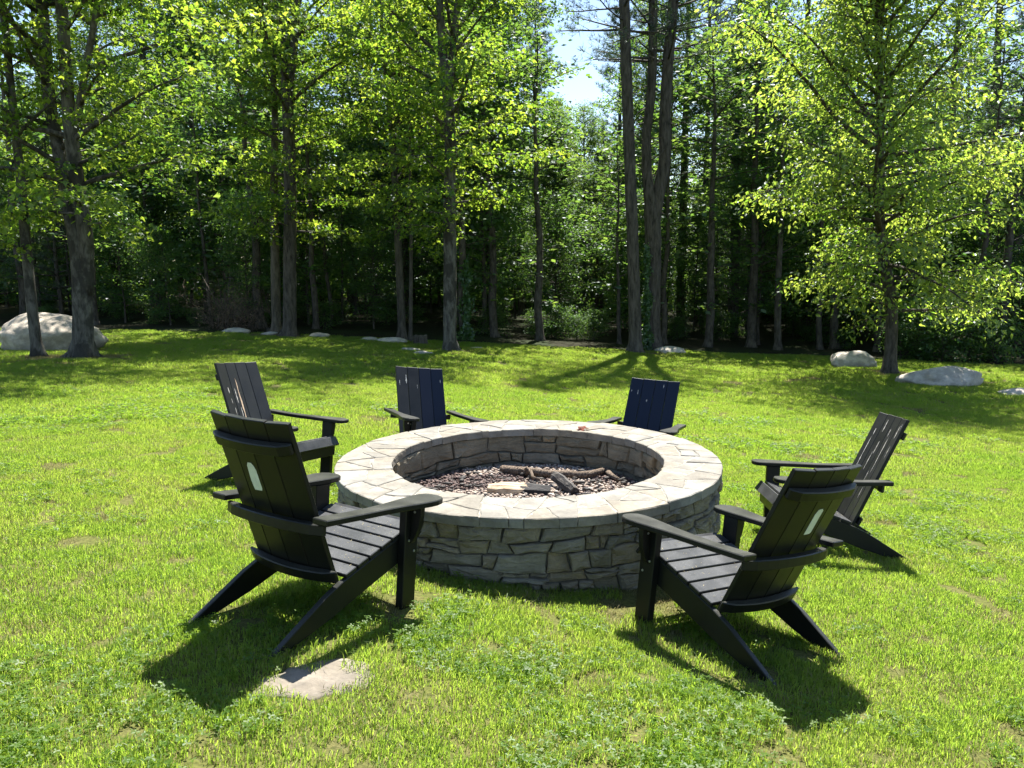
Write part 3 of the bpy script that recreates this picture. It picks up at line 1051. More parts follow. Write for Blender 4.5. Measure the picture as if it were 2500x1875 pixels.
# flagstone in the lawn
poly_px = [(606, 1703), (640, 1668), (700, 1640), (762, 1628), (830, 1622), (892, 1622), (925, 1662), (898, 1698), (830, 1706), (762, 1717), (700, 1716), (645, 1714)]
FS = [G(u, v_) for u, v_ in poly_px]
_fs = []
for i in range(len(FS)):
    for t in (0, .33, .67):
        q = FS[i].lerp(FS[(i + 1) % len(FS)], t)
        _fs.append(q + Vector((noise.noise((q.x * 19, q.y * 19, 1)) * .02, noise.noise((q.x * 19, q.y * 19, 5)) * .02, 0)))
FS = _fs
fc = sum(FS, Vector()) / len(FS)
rg = random.Random(4)
V, F = [], []
n = len(FS)
for ins, dz in ((1.0, -.04), (1.0, -.004), (.94, .006), (.6, .010), (.3, .012)):
    for q in FS:
        w_ = fc + (q - fc) * ins
        V.append(Vector((w_.x + rg.uniform(-.004, .004), w_.y + rg.uniform(-.004, .004), ground_z(w_.x, w_.y) + dz + rg.uniform(-.002, .002))) - fc)
V.append(Vector((0, 0, .016)))
for k in range(4):
    F += [(k * n + i, k * n + (i + 1) % n, (k + 1) * n + (i + 1) % n, (k + 1) * n + i) for i in range(n)]
F += [(4 * n + i, 4 * n + (i + 1) % n, 5 * n) for i in range(n)]
bm = bmesh.new()
vs = [bm.verts.new(v) for v in V]
for f in F: bm.faces.new([vs[i] for i in f])
o = link('stepping_stone', from_bm('stepping_stone', bm, True), M['flat_stone']); o.location = fc
tag(o, 'flat pale stone sunk in the lawn beside the left foreground chair', 'stone')

# ------------------------------------------------------------------ tree building
class Wood:
    def __init__(self): self.V, self.F = [], []
    def tube(self, pts, radii, n=6, jit=0.0, rg=random):
        V, F = tube(pts, radii, n, jit, rg, True)
        b = len(self.V)
        self.V += V
        self.F += [tuple(i + b for i in f) for f in F]
    def mesh(self, name, org=Vector()):
        return mesh_poly(name, [v - org for v in self.V], self.F, True)
LEAF = {
    'rhomb': (np.array([(0, 0, 0), (.32, .45, .05), (0, 1, -.06), (-.32, .45, .05)]), np.array([(0, 1, 2), (0, 2, 3)])),
    'lobed': (np.array([(0, 0, 0), (.5, .36, -.05), (.2, .5, .03), (0, 1, -.12), (-.2, .5, .03), (-.5, .36, -.05)]), np.array([(0, 1, 2), (0, 2, 3), (0, 3, 4), (0, 4, 5)])),
    'ovate': (np.array([(0, 0, 0), (.24, .25, .04), (.22, .6, .03), (0, 1, -.1), (-.22, .6, .03), (-.24, .25, .04)]), np.array([(0, 1, 2), (0, 2, 3), (0, 3, 4), (0, 4, 5)])),
    'needle': (np.array([(-.035, 0, 0), (.035, 0, 0), (.012, 1, -.05), (-.012, 1, -.05)]), np.array([(0, 1, 2), (0, 2, 3)]))}
def leaf_mesh(name, pos, axis_, normal, size, kind, rnd):
    T, TF = LEAF[kind]
    a = axis_ / np.linalg.norm(axis_, axis=1, keepdims=True)
    nrm = normal - a * (normal * a).sum(1, keepdims=True)
    nrm /= np.linalg.norm(nrm, axis=1, keepdims=True) + 1e-9
    s = np.cross(a, nrm)
    V = (pos[:, None] + size[:, None, None] * (s[:, None] * T[None, :, 0:1] + a[:, None] * T[None, :, 1:2] + nrm[:, None] * T[None, :, 2:3]))
    F = (TF[None] + (np.arange(len(pos)) * len(T))[:, None, None]).reshape(-1, 3)
    return mesh_np(name, V.reshape(-1, 3), F, False, {'rnd': np.repeat(np.clip(rnd, 0, 1), len(T))})
def stem_at(stem, z):
    pts, rad_ = stem
    for (a, b, ra, rb) in zip(pts, pts[1:], rad_, rad_[1:]):
        if a.z <= z <= b.z:
            t = (z - a.z) / max(1e-6, b.z - a.z)
            return a.lerp(b, t), ra + (rb - ra) * t
    return (pts[0].copy(), rad_[0]) if z < pts[0].z else (pts[-1].copy(), rad_[-1])
def broadleaf(wood, stems, z0, z1, Rm, nlimb, seed, leaf=.11, per_twig=46, prof=None, aim=None, droop=.35, twig_gap=.5, spread=.125, jitter_n=.7, limb_el=(5, 55), el_jit=11, zsp=.7):
    """limbs, twigs and leaves from z0 to z1; returns the leaf arrays"""
    rg = random.Random(seed)
    nr = np.random.default_rng(seed)
    prof = prof or (lambda t: math.sin(PI * (.12 + .85 * t)) ** .7)
    P_, A_, N_ = [], [], []
    az = rg.uniform(0, 6)
    for i in range(nlimb):
        t = (i + rg.uniform(0, 1)) / nlimb
        z = z0 + (z1 - z0) * t
        cand = [s for s in stems if s[0][0].z - .01 <= z <= s[0][-1].z] or [max(stems, key=lambda s: s[0][-1].z)]
        o, r_ = stem_at(rg.choice(cand), z)
        az += 2.399 + rg.uniform(-.5, .5)
        L = Rm * prof(t) * rg.uniform(.55, 1.12)
        if aim: L *= aim(az)
        el = R(limb_el[0] + (limb_el[1] - limb_el[0]) * t + rg.uniform(-el_jit, el_jit))
        d = Vector((math.sin(az) * math.cos(el), math.cos(az) * math.cos(el), math.sin(el)))
        pts = [o]
        nseg = 6
        cur = d.copy()
        for k in range(nseg):
            cur = (cur + Vector((rg.uniform(-.16, .16), rg.uniform(-.16, .16), rg.uniform(-.1, .1) - droop * .16 * (k / nseg)))).normalized()
            pts.append(pts[-1] + cur * (L / nseg))
        r0 = min(r_ * .7, .012 + .014 * L)
        wood.tube(pts, [r0 * (1 - .85 * k / nseg) + .003 for k in range(nseg + 1)], 5, 0, rg)
        nt_ = max(3, int(L / twig_gap * 1.9))
        for k in range(nt_ + 1):
            f = .22 + .78 * (k / nt_)
            q = f * nseg
            j = min(nseg - 1, int(q))
            p0 = pts[j].lerp(pts[j + 1], q - j)
            ld = (pts[j + 1] - pts[j]).normalized()
            if k == nt_:
                td = ld
            else:
                side = Vector((ld.y, -ld.x, 0)).normalized() * (1 if k % 2 else -1)
                td = (ld * rg.uniform(.35, .9) + side * rg.uniform(.5, 1) + Vector((0, 0, rg.uniform(-.3, .25)))).normalized()
            tl = L * .34 * (1.15 - f * .55) * rg.uniform(.7, 1.25) + .18
            p1 = p0 + td * tl * .55 + Vector((0, 0, -.03 * tl))
            p2 = p0 + td * tl + Vector((0, 0, -.16 * tl * (.4 + droop)))
            wood.tube([p0, p1, p2], [.007, .005, .002], 3, 0, rg)
            nl = int(per_twig * rg.uniform(.6, 1.3) * min(1.5, .5 + tl * .7))
            tt = nr.uniform(.1, 1.05, nl)
            base = np.where(tt[:, None] < .55, np.array(p0)[None] + (np.array(p1) - np.array(p0))[None] * (tt[:, None] / .55),
                            np.array(p1)[None] + (np.array(p2) - np.array(p1))[None] * ((tt[:, None] - .55) / .45))
            base = base + nr.normal(0, 1, (nl, 3)) * np.array([spread, spread, spread * zsp])
            ax = np.array(td)[None] * .5 + nr.normal(0, .75, (nl, 3)) * np.array([1, 1, .45]) + np.array([0, 0, -droop])
            nm = np.array([0, 0, 1.0])[None] + nr.normal(0, jitter_n, (nl, 3))
            P_.append(base); A_.append(ax); N_.append(nm)
    return np.concatenate(P_), np.concatenate(A_), np.concatenate(N_), nr
def finish_leaves(name, arr, org, leaf, kind, mat, parent, var=.3):
    P_, A_, N_, nr = arr
    sz = leaf * nr.uniform(.6, 1.25, len(P_))
    # clumps: neighbouring leaves share a tint
    cl = np.sin(P_[:, 0] * 1.7 + P_[:, 2] * 1.1) * np.cos(P_[:, 1] * 1.3 - P_[:, 2] * .7)
    rnd = .45 + .22 * cl + nr.normal(0, .24, len(P_))
    return link(name, leaf_mesh(name, P_ - np.array(org)[None], A_, N_, sz, kind, rnd), mat, parent)
def flare(pts, radii, rg, lobes=5):
    return pts, radii
def trunk_tube(wood, pts, radii, n=14, rg=random, flared=True):
    """dense tube with an uneven, flared foot"""
    P2, R2 = [], []
    for i in range(len(pts) - 1):
        m_ = max(2, int((pts[i + 1] - pts[i]).length / .22))
        for k in range(m_):
            t = k / m_
            P2.append(pts[i].lerp(pts[i + 1], t)); R2.append(radii[i] + (radii[i + 1] - radii[i]) * t)
    P2.append(pts[-1]); R2.append(radii[-1])
    # smooth the polyline
    for _ in range(2):
        P2 = [P2[0]] + [(P2[i - 1] + P2[i] * 2 + P2[i + 1]) / 4 for i in range(1, len(P2) - 1)] + [P2[-1]]
    b = len(wood.V)
    V, F = tube(P2, R2, n, .0, rg)
    z0 = P2[0].z
    sd = rg.uniform(0, 50)
    for i in range(len(P2)):
        for k in range(n):
            v = V[i * n + k]; c = P2[i]
            d = v - c
            h = v.z - z0
            f = 1 + .09 * noise.noise((v.x * 4 + sd, v.y * 4, v.z * 1.1)) + .05 * noise.noise((v.x * 9 + sd, v.y * 9, v.z * 3))
            if flared and h < .6:
                an = math.atan2(d.y, d.x)
                f += (1.0 + .7 * math.sin(an * 3 + sd) + .45 * math.sin(an * 5 + sd * 2)) * max(0, (1 - h / .6)) ** 2.6
            V[i * n + k] = c + d * f
    wood.V += V
    wood.F += [tuple(i + b for i in f) for f in F]
def stem_px(pts_px, y, radii, top=None):
    pts = [at(u, v_, y) for u, v_ in pts_px]
    if top: pts.append(pts[-1] + Vector(top))
    return pts, radii
def shift_to(pts, base):
    return [base] + pts

def make_tree(name, label, cat, base, stems, mat, crowns, leaf_m, leaf, kind, flared=True, n=14, seed=0, group=None):
    rg = random.Random(seed + 77)
    root = empty(name, base)
    tag(root, label, cat, group)
    wd = Wood()
    for i, (pts, rad_) in enumerate(stems):
        trunk_tube(wd, pts, rad_, n if i == 0 else max(8, n - 3), rg, flared and i == 0)
    arrs = []
    for kw in crowns:
        cs = [stems[i] for i in kw.pop('use')] if 'use' in kw else stems
        arrs.append(broadleaf(wd, cs, **kw))
    link('trunk', wd.mesh('trunk', base), mat, root)
    if arrs:
        arr = tuple(np.concatenate([a[i] for a in arrs]) for i in range(3)) + (arrs[0][3],)
        finish_leaves('crown', arr, base, leaf, kind, leaf_m, root)
    return root

V3 = Vector
# --- slim tree, far left
b = G(93, 871); y = b.y
st = [b - V3((0, 0, .15))] + [at(u, v_, y) for u, v_ in ((84, 800), (72, 690), (64, 600), (50, 430), (30, 250), (10, 40))]
st.append(st[-1] + V3((-.4, .1, 2.2)))
rk = y / FPX
make_tree('slim_tree', 'slim grey tree in front of the huge boulder at the far left', 'tree', b, [(st, [14 * rk, 13 * rk, 12 * rk, 11.5 * rk, 10 * rk, 9 * rk, 8 * rk, .02])], M['grey_bark'],
          [dict(z0=1.9 + b.z, z1=8.2, Rm=2.0, nlimb=24, seed=21, per_twig=38, leaf=.13, aim=lambda a: .5 if math.cos(a) > .2 else 1)], M['maple_leaf'], .115, 'lobed', n=10, seed=1)
# --- multi-stemmed maple, left
b = G(200, 873); y = b.y; rk = y / FPX
m0 = [b - V3((0, 0, .15))] + [at(u, v_, y) for u, v_ in ((203, 800), (200, 700), (192, 620))]
sA = m0 + [at(u, v_, y + d) for u, v_, d in ((172, 520, .05), (150, 400, .1), (120, 250, .15), (102, 0, .2))]
sA.append(sA[-1] + V3((-.5, .2, 2.6)))
sB = [at(u, v_, y + d) for u, v_, d in ((210, 720, .02), (213, 600, -.03), (190, 460, -.1), (168, 300, -.1), (160, 160, -.1), (150, 0, -.1))]
sB.append(sB[-1] + V3((.1, -.2, 2.8)))
sC = [at(u, v_, y + d) for u, v_, d in ((176, 330, -.05), (190, 290, -.1), (205, 190, -.2), (228, 70, -.3), (250, -60, -.4))]
sC.append(sC[-1] + V3((.8, -.1, 1.6)))
make_tree('maple_tree', 'large multi-stemmed grey maple beside the huge boulder on the left', 'tree', b,
          [(sA, [25 * rk, 24 * rk, 22 * rk, 19 * rk, 16 * rk, 15 * rk, 14 * rk, 13 * rk, .03]), (sB, [17 * rk, 17 * rk, 16 * rk, 15 * rk, 14 * rk, 13 * rk, .03]), (sC, [10 * rk, 9 * rk, 8 * rk, 7 * rk, 6 * rk, .02])],
          M['grey_bark'], [dict(z0=2.5 + b.z, z1=9.0, Rm=3.1, nlimb=50, seed=31, per_twig=38, prof=lambda t: .75 + .35 * math.sin(PI * t) if t < .8 else .7 - (t - .8) * 1.5, droop=.45, aim=lambda a: .5 if math.cos(a) > .2 else 1),
                           dict(z0=6.4, z1=9.3, Rm=3.4, nlimb=26, seed=33, per_twig=34, prof=lambda t: 1 - .5 * t, aim=lambda a: .5 if math.cos(a) > .2 else 1)],
          M['maple_leaf'], .115, 'lobed', seed=2)
# --- big trunk centre left
b = G(706, 822); y = b.y; rk = y / FPX
s0 = [b - V3((0, 0, .15))] + [at(u, v_, y) for u, v_ in ((707, 760), (708, 600), (709, 480), (706, 360), (702, 230))]
s1 = s0 + [at(u, v_, y) for u, v_ in ((690, 110), (680, 0))]; s1.append(s1[-1] + V3((-.3, 0, 8.5)))
s2 = [at(u, v_, y) for u, v_ in ((703, 250), (718, 110), (728, 0))]; s2.append(s2[-1] + V3((.3, 0, 2.5)))
make_tree('maple_tree', 'tall dark-trunked maple left of centre with full leafy crown', 'tree', b,
          [(s1, [17 * rk, 16 * rk, 15 * rk, 14.5 * rk, 14 * rk, 13 * rk, 10 * rk, 9 * rk, .04]), (s2, [10 * rk, 9 * rk, 8 * rk, .04])],
          M['dark_bark'], [dict(z0=2.7 + b.z, z1=11.6, Rm=3.1, nlimb=56, seed=41, per_twig=42, prof=lambda t: .55 + .5 * math.sin(PI * min(1, t * 1.1)), droop=.4),
                           dict(z0=12.5, z1=18, Rm=3.9, nlimb=16, seed=43, per_twig=26, use=[0])],
          M['maple_leaf'], .125, 'lobed', seed=3)
# --- pale trunk just behind
b = G(676, 815); y = b.y; rk = y / FPX
s0 = [b - V3((0, 0, .15))] + [at(u, v_, y) for u, v_ in ((673, 720), (671, 600), (669, 450), (672, 300))]; s0.append(s0[-1] + V3((.1, 0, 5)))
make_tree('maple_tree', 'straight pale brown trunk just left of the large dark maple', 'tree', b, [(s0, [11.5 * rk, 11 * rk, 10 * rk, 9 * rk, 8 * rk, .03])], M['pale_bark'],
          [dict(z0=6, z1=10.5, Rm=1.5, nlimb=20, seed=51, per_twig=40)], M['wood_leaf'], .17, 'rhomb', seed=4)
# --- thin leaning mid trunk with several stems
b = G(982, 828); y = b.y; rk = y / FPX
s0 = [b - V3((0, 0, .15))] + [at(u, v_, y) for u, v_ in ((979, 750), (972, 600), (964, 450), (956, 330), (945, 210), (935, 100), (927, 0))]; s0.append(s0[-1] + V3((-.3, 0, 4)))
s1 = [at(u, v_, y) for u, v_ in ((964, 450), (962, 300), (955, 150), (953, 40))]; s1.append(s1[-1] + V3((0, 0, 4)))
s2 = [at(u, v_, y) for u, v_ in ((966, 420), (975, 250), (978, 120), (976, 0))]; s2.append(s2[-1] + V3((.3, 0, 4)))
make_tree('slim_tree', 'slender tree left of centre splitting into three thin upright stems', 'tree', b,
          [(s0, [10.5 * rk, 9.5 * rk, 9 * rk, 8.5 * rk, 6.5 * rk, 5.5 * rk, 5 * rk, 4 * rk, .02]), (s1, [5.5 * rk, 5 * rk, 4 * rk, 3.5 * rk, .02]), (s2, [5 * rk, 4.5 * rk, 4 * rk, 3 * rk, .02])],
          M['dark_bark'], [dict(z0=3.2 + b.z, z1=10.8, Rm=2.1, nlimb=36, seed=61, per_twig=36, droop=.35)], M['maple_leaf'], .12, 'lobed', n=10, seed=5)
b = G(1002, 834); y = b.y; rk = y / FPX
s0 = [b - V3((0, 0, .15))] + [at(u, v_, y) for u, v_ in ((1003, 700), (1004, 560), (1000, 400))]; s0.append(s0[-1] + V3((.1, .1, 4)))
make_tree('sapling', 'very thin straight sapling beside the low stump', 'tree', b, [(s0, [5 * rk, 4.5 * rk, 4 * rk, 3 * rk, .015])], M['dark_bark'],
          [dict(z0=2.6, z1=8, Rm=1.2, nlimb=20, seed=66, per_twig=26)], M['maple_leaf'], .14, 'rhomb', n=8, seed=6)
# --- flared trunk, centre
b = G(1099, 858); y = b.y; rk = y / FPX
s0 = [b - V3((0, 0, .15))] + [at(u, v_, y) for u, v_ in ((1098, 790), (1099, 640), (1097, 500), (1100, 350), (1093, 220))]
s1 = s0 + [at(u, v_, y) for u, v_ in ((1080, 120), (1072, 0))]; s1.append(s1[-1] + V3((-.3, 0, 6.0)))
s2 = [at(u, v_, y) for u, v_ in ((1094, 240), (1108, 110), (1118, 0))]; s2.append(s2[-1] + V3((.5, 0, 2.5)))
make_tree('maple_tree', 'grey maple at centre with flared foot and forked upper trunk', 'tree', b,
          [(s1, [17 * rk, 16 * rk, 15.5 * rk, 15 * rk, 14 * rk, 13 * rk, 10 * rk, 9 * rk, .04]), (s2, [10 * rk, 9 * rk, 8 * rk, .04])],
          M['grey_bark'], [dict(z0=3.0 + b.z, z1=10.9, Rm=2.9, nlimb=54, seed=71, per_twig=40, prof=lambda t: .4 + .65 * math.sin(PI * min(1, .1 + t)), droop=.4),
                           dict(z0=11, z1=14.5, Rm=3.2, nlimb=10, seed=73, per_twig=24, use=[0])],
          M['maple_leaf'], .12, 'lobed', seed=7)
# --- right-hand tree
b = G(2170, 911); y = b.y; rk = y / FPX
s0 = [b - V3((0, 0, .15))] + [at(u, v_, y) for u, v_ in ((2175, 850), (2178, 760), (2172, 690), (2152, 620), (2146, 480), (2149, 300), (2146, 120), (2140, 0))]; s0.append(s0[-1] + V3((0, 0, 5.2)))
make_tree('beech_tree', 'leafy tree with leaning trunk between the two white rocks on the right', 'tree', b,
          [(s0, [16 * rk, 15 * rk, 14 * rk, 13 * rk, 12 * rk, 11 * rk, 9 * rk, 8 * rk, 7 * rk, .02])],
          M['dark_bark'], [dict(z0=1.45 + b.z, z1=8.6, Rm=3.8, nlimb=82, seed=81, per_twig=36, prof=lambda t: .62 + .4 * math.sin(PI * min(1, t * 1.2)) if t < .75 else 1.02 - (t - .75) * 2.4, droop=.6, limb_el=(4, 48), spread=.17, el_jit=22, zsp=.85,
                                aim=lambda a: (1.0 + .2 * (math.sin(a) < -.3)) * (.55 if math.cos(a) > .25 else 1)),
                           dict(z0=7.2, z1=11.6, Rm=4.3, nlimb=36, seed=83, per_twig=28, prof=lambda t: 1 - .6 * t, aim=lambda a: .5 if math.cos(a) > .1 else 1)],
          M['beech_leaf'], .122, 'ovate', n=12, seed=8)

# --- pines
def pine_foliage(wd, stem, z0, z1, Lmax, nwh, seed, tufts=9, dead_from=None, sub=5, blade=.16):
    rg = random.Random(seed); nr = np.random.default_rng(seed)
    P_, A_, N_ = [], [], []
    for i in range(nwh):
        t = i / max(1, nwh - 1)
        z = z0 + (z1 - z0) * t
        nb = rg.randint(3, 5)
        a0 = rg.uniform(0, 6)
        for k in range(nb):
            a = a0 + 2 * PI * k / nb + rg.uniform(-.35, .35)
            o, r_ = stem_at(stem, z + rg.uniform(-.2, .2))
            L = Lmax * (1 - .8 * t ** 1.3) * rg.uniform(.55, 1.1)
            el = R(rg.uniform(-4, 14) + 28 * t)
            d = V3((math.sin(a) * math.cos(el), math.cos(a) * math.cos(el), math.sin(el)))
            pts = [o]
            cur = d.copy()
            for q in range(4):
                cur = (cur + V3((rg.uniform(-.12, .12), rg.uniform(-.12, .12), rg.uniform(-.06, .12)))).normalized()
                pts.append(pts[-1] + cur * L / 4)
            wd.tube(pts, [.012 + .012 * L * (1 - q / 4.2) for q in range(5)], 4, 0, rg)
            for q in range(sub):
                f = .4 + .6 * (q + rg.random()) / sub
                j = min(3, int(f * 4))
                p0 = pts[j].lerp(pts[j + 1], f * 4 - j)
                side = V3((cur.y, -cur.x, 0)).normalized() * rg.choice((-1, 1))
                td = (cur * rg.uniform(.5, 1) + side * rg.uniform(.2, 1) + V3((0, 0, rg.uniform(0, .35)))).normalized()
                tl = L * .28 * rg.uniform(.6, 1.2) + .15
                p1 = p0 + td * tl
                wd.tube([p0, p1], [.009, .003], 3, 0, rg)
                for w_ in range(tufts):
                    c = np.array(p0.lerp(p1, rg.uniform(.25, 1.05))) + nr.normal(0, .07, 3)
                    nbld = 9
                    dirs = nr.normal(0, 1, (nbld, 3)) + np.array(td) * 1.0 + np.array([0, 0, .5])
                    P_.append(np.repeat(c[None], nbld, 0)); A_.append(dirs); N_.append(nr.normal(0, 1, (nbld, 3)))
    return np.concatenate(P_), np.concatenate(A_), np.concatenate(N_), nr
def stubs(wd, stem, z0, z1, n_, seed, L=1.0):
    rg = random.Random(seed)
    for i in range(n_):
        z = rg.uniform(z0, z1)
        o, r_ = stem_at(stem, z)
        a = rg.uniform(0, 6.28); l = L * rg.uniform(.3, 1.2)
        d = V3((math.sin(a), math.cos(a), rg.uniform(-.35, .25)))
        wd.tube([o, o + d * l * .5 + V3((0, 0, -.05 * l)), o + d * l + V3((0, 0, -.15 * l))], [.02, .013, .004], 4, 0, rg)
def make_pine(name, label, base, stems, mat, z0, z1, Lmax, nwh, seed, group=None, tufts=9, stub=None, flared=True, n=14, sub=5, blade=.17):
    rg = random.Random(seed)
    root = empty(name, base); tag(root, label, 'tree', group)
    wd = Wood()
    for i, (pts, rad_) in enumerate(stems):
        trunk_tube(wd, pts, rad_, n, rg, flared and i == 0)
    arrs = []
    for i, s in enumerate(stems):
        if s[0][-1].z < z0 + .5: continue
        arrs.append(pine_foliage(wd, s, z0, s[0][-1].z - .1, Lmax, nwh, seed + i, tufts, None, sub, blade))
        if stub: stubs(wd, s, max(stub[0], s[0][0].z), stub[1], stub[2], seed + i)
    link('trunk', wd.mesh('trunk', base), mat, root)
    P_, A_, N_ = (np.concatenate([a[i] for a in arrs]) for i in range(3))
    nr = arrs[0][3]
    rnd = .5 + nr.normal(0, .25, len(P_))
    link('crown', leaf_mesh('crown', P_ - np.array(base)[None], A_, N_, blade * nr.uniform(.7, 1.2, len(P_)), 'needle', rnd), M['needle'], root)
    return root
b = G(1552, 860); y = b.y; rk = y / FPX
s0 = [b - V3((0, 0, .15))] + [at(u, v_, y) for u, v_ in ((1550, 780), (1545, 600), (1538, 400), (1530, 200), (1524, 0))]; s0.append(s0[-1] + V3((-.3, .2, 4))); s0.append(s0[-1] + V3((0, 0, 3)))
pine_a = make_pine('pine_tree', 'tall straight bare-trunked pine, left of the two big pines', b, [(s0, [17 * rk, 15 * rk, 14 * rk, 13.5 * rk, 13 * rk, 12 * rk, .14, .04])], M['pine_bark'], 8.3, 17, 2.6, 13, 91, stub=(5.0, 9.0, 12), tufts=6)
b = G(1594, 852); y = b.y; rk = y / FPX
s0 = [b - V3((0, 0, .15))] + [at(u, v_, y) for u, v_ in ((1592, 780), (1594, 680), (1594, 590), (1592, 510))]
s1 = s0 + [at(u, v_, y) for u, v_ in ((1580, 440), (1577, 330), (1588, 250), (1593, 150), (1595, 0))]; s1 += [s1[-1] + V3((-.1, 0, 4)), s1[-1] + V3((-.2, 0, 7))]
s2 = [at(u, v_, y) for u, v_ in ((1597, 560), (1606, 480), (1624, 390), (1623, 280), (1631, 150), (1644, 0))]; s2 += [s2[-1] + V3((.5, 0, 4)), s2[-1] + V3((.6, 0, 7))]
make_pine('pine_tree', 'massive forked pine whose trunk splits into two tall stems', b,
          [(s1, [22 * rk, 20 * rk, 20 * rk, 20 * rk, 18 * rk, 12.5 * rk, 11 * rk, 11 * rk, 10.5 * rk, 10 * rk, .12, .04]), (s2, [14 * rk, 15 * rk, 14 * rk, 13.5 * rk, 13 * rk, 12 * rk, .13, .04])],
          M['pine_bark'], 7.8, 17, 2.8, 13, 95, stub=(4.6, 8.6, 13), tufts=6)

# climbing vines on trunks
def vine(name, label, u, v0, v1, y, side, width, seed, nleaf=1500):
    nr = np.random.default_rng(seed)
    t = nr.random(nleaf)
    t = t ** 1.2
    base = at(u, v1, y)
    P_ = []
    for k in range(nleaf):
        q = at(u, v1 + (v0 - v1) * t[k], y)
        w_ = width * (1 - .55 * t[k]) * (.7 + .5 * math.sin(t[k] * 17))
        P_.append((q.x + nr.normal(0, .4) * w_, q.y - abs(nr.normal(.12, .1)), q.z + nr.normal(0, .05)))
    P_ = np.array(P_)
    A_ = nr.normal(0, .5, (nleaf, 3)) + np.array([0, -.2, -.8]); N_ = nr.normal(0, .6, (nleaf, 3)) + np.array([0, -.8, .6])
    root = empty(name, base); tag(root, label, 'vine')
    wd = Wood()
    pts = [at(u, v1 + (v0 - v1) * i / 8, y) + V3((math.sin(i * 1.7) * width * .25, -.2, 0)) for i in range(9)]
    wd.tube(pts, [.012] * 9, 5)
    link('stem', wd.mesh('stem', base), M['dark_bark'], root)
    link('foliage', leaf_mesh('foliage', P_ - np.array(base)[None], A_, N_, .1 * nr.uniform(.6, 1.3, nleaf), 'lobed', nr.random(nleaf)), M['vine_leaf'], root)
_e = edge_dist(math.atan((1136 - 1250) / FPX)) + 1.6
vine('climbing_vine', 'green vine wrapping the trunk behind the centre maple', 1138, 640, 838, _e - .1, 1, .36, 6, 1900)
vine('climbing_vine', 'bright green vine climbing the foot of the forked pine', 1577, 600, 850, G(1594, 852).y - .14, -1, .24, 5, 2200)

# ------------------------------------------------------------------ woods behind: kinds of trees, built once and copied
def straight_stem(h, r, lean, seed, z=0):
    rg = random.Random(seed)
    pts, rad_ = [], []
    for i in range(9):
        t = i / 8
        pts.append(V3((lean[0] * h * t + rg.uniform(-.06, .06) * (i > 0), lean[1] * h * t + rg.uniform(-.06, .06) * (i > 0), -.2 + (h + .2) * t)))
        rad_.append(max(.015, r * (1 - .9 * t ** 1.15)))
    return pts, rad_
protos = {}
O = V3((0, 0, 0))
def park(root):
    protos.setdefault(root['ptype'], []).append(root)
for i, (h, r, z0, Rm, nl, seed) in enumerate(((16, .17, 3.6, 3.2, 56, 101), (18, .20, 5.2, 3.5, 60, 102), (14, .13, 3.0, 2.6, 48, 103))):
    st = [straight_stem(h, r, ((-.02, .015, .03)[i], 0), seed)]
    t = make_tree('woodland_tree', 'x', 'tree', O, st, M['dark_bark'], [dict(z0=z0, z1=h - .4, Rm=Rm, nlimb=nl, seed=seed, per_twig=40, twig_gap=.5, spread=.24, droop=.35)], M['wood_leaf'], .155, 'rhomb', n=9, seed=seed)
    t['ptype'] = 'tall'; park(t)
for i, (h, r, z0, Rm, nl, seed) in enumerate(((7.5, .06, .9, 2.0, 44, 111), (6, .05, .6, 1.8, 40, 112), (9.5, .08, 1.4, 2.3, 50, 113))):
    st = [straight_stem(h, r, ((.03, -.03, 0)[i], 0), seed)]
    t = make_tree('young_tree', 'x', 'tree', O, st, M['dark_bark'], [dict(z0=z0, z1=h - .2, Rm=Rm, nlimb=nl, seed=seed, per_twig=34, twig_gap=.42, spread=.2, droop=.4)], M['understory_leaf'], .13, 'rhomb', n=7, seed=seed)
    t['ptype'] = 'young'; park(t)
for i, (h, r, z0, L, nw, seed) in enumerate(((22, .24, 7.5, 2.9, 19, 121), (25, .28, 10, 3.1, 19, 122))):
    st = [straight_stem(h, r, ((.005, -.008)[i], 0), seed)]
    t = make_pine('woodland_pine', 'x', O, st, M['pine_bark'], z0, h - .3, L, nw, seed, tufts=7, stub=(2.5, z0, 16), n=10, sub=5, blade=.24)
    t['ptype'] = 'pine'; park(t)
for i, (h, r, z0, L, nw, seed) in enumerate(((11, .12, 1.2, 2.3, 20, 131),)):
    st = [straight_stem(h, r, (0, 0), seed)]
    t = make_pine('woodland_hemlock', 'x', O, st, M['dark_bark'], z0, h - .2, L, nw, seed, tufts=8, n=8, sub=6, blade=.17)
    t['ptype'] = 'hemlock'; park(t)
for i, (h, Rm, nl, seed) in enumerate(((1.8, 1.1, 26, 141), (1.2, .9, 22, 142))):
    st = [straight_stem(h, .025, (.02, 0), seed), straight_stem(h * .9, .02, (.2, .1), seed + 5), straight_stem(h * .85, .02, (-.2, -.05), seed + 6)]
    t = make_tree('woodland_shrub', 'x', 'shrub', O, st, M['dark_bark'], [dict(z0=.12, z1=h - .1, Rm=Rm, nlimb=nl, seed=seed, per_twig=30, twig_gap=.3, spread=.13, droop=.3)], M['understory_leaf'], .10, 'rhomb', n=5, flared=False, seed=seed)
    t['ptype'] = 'shrub'; park(t)

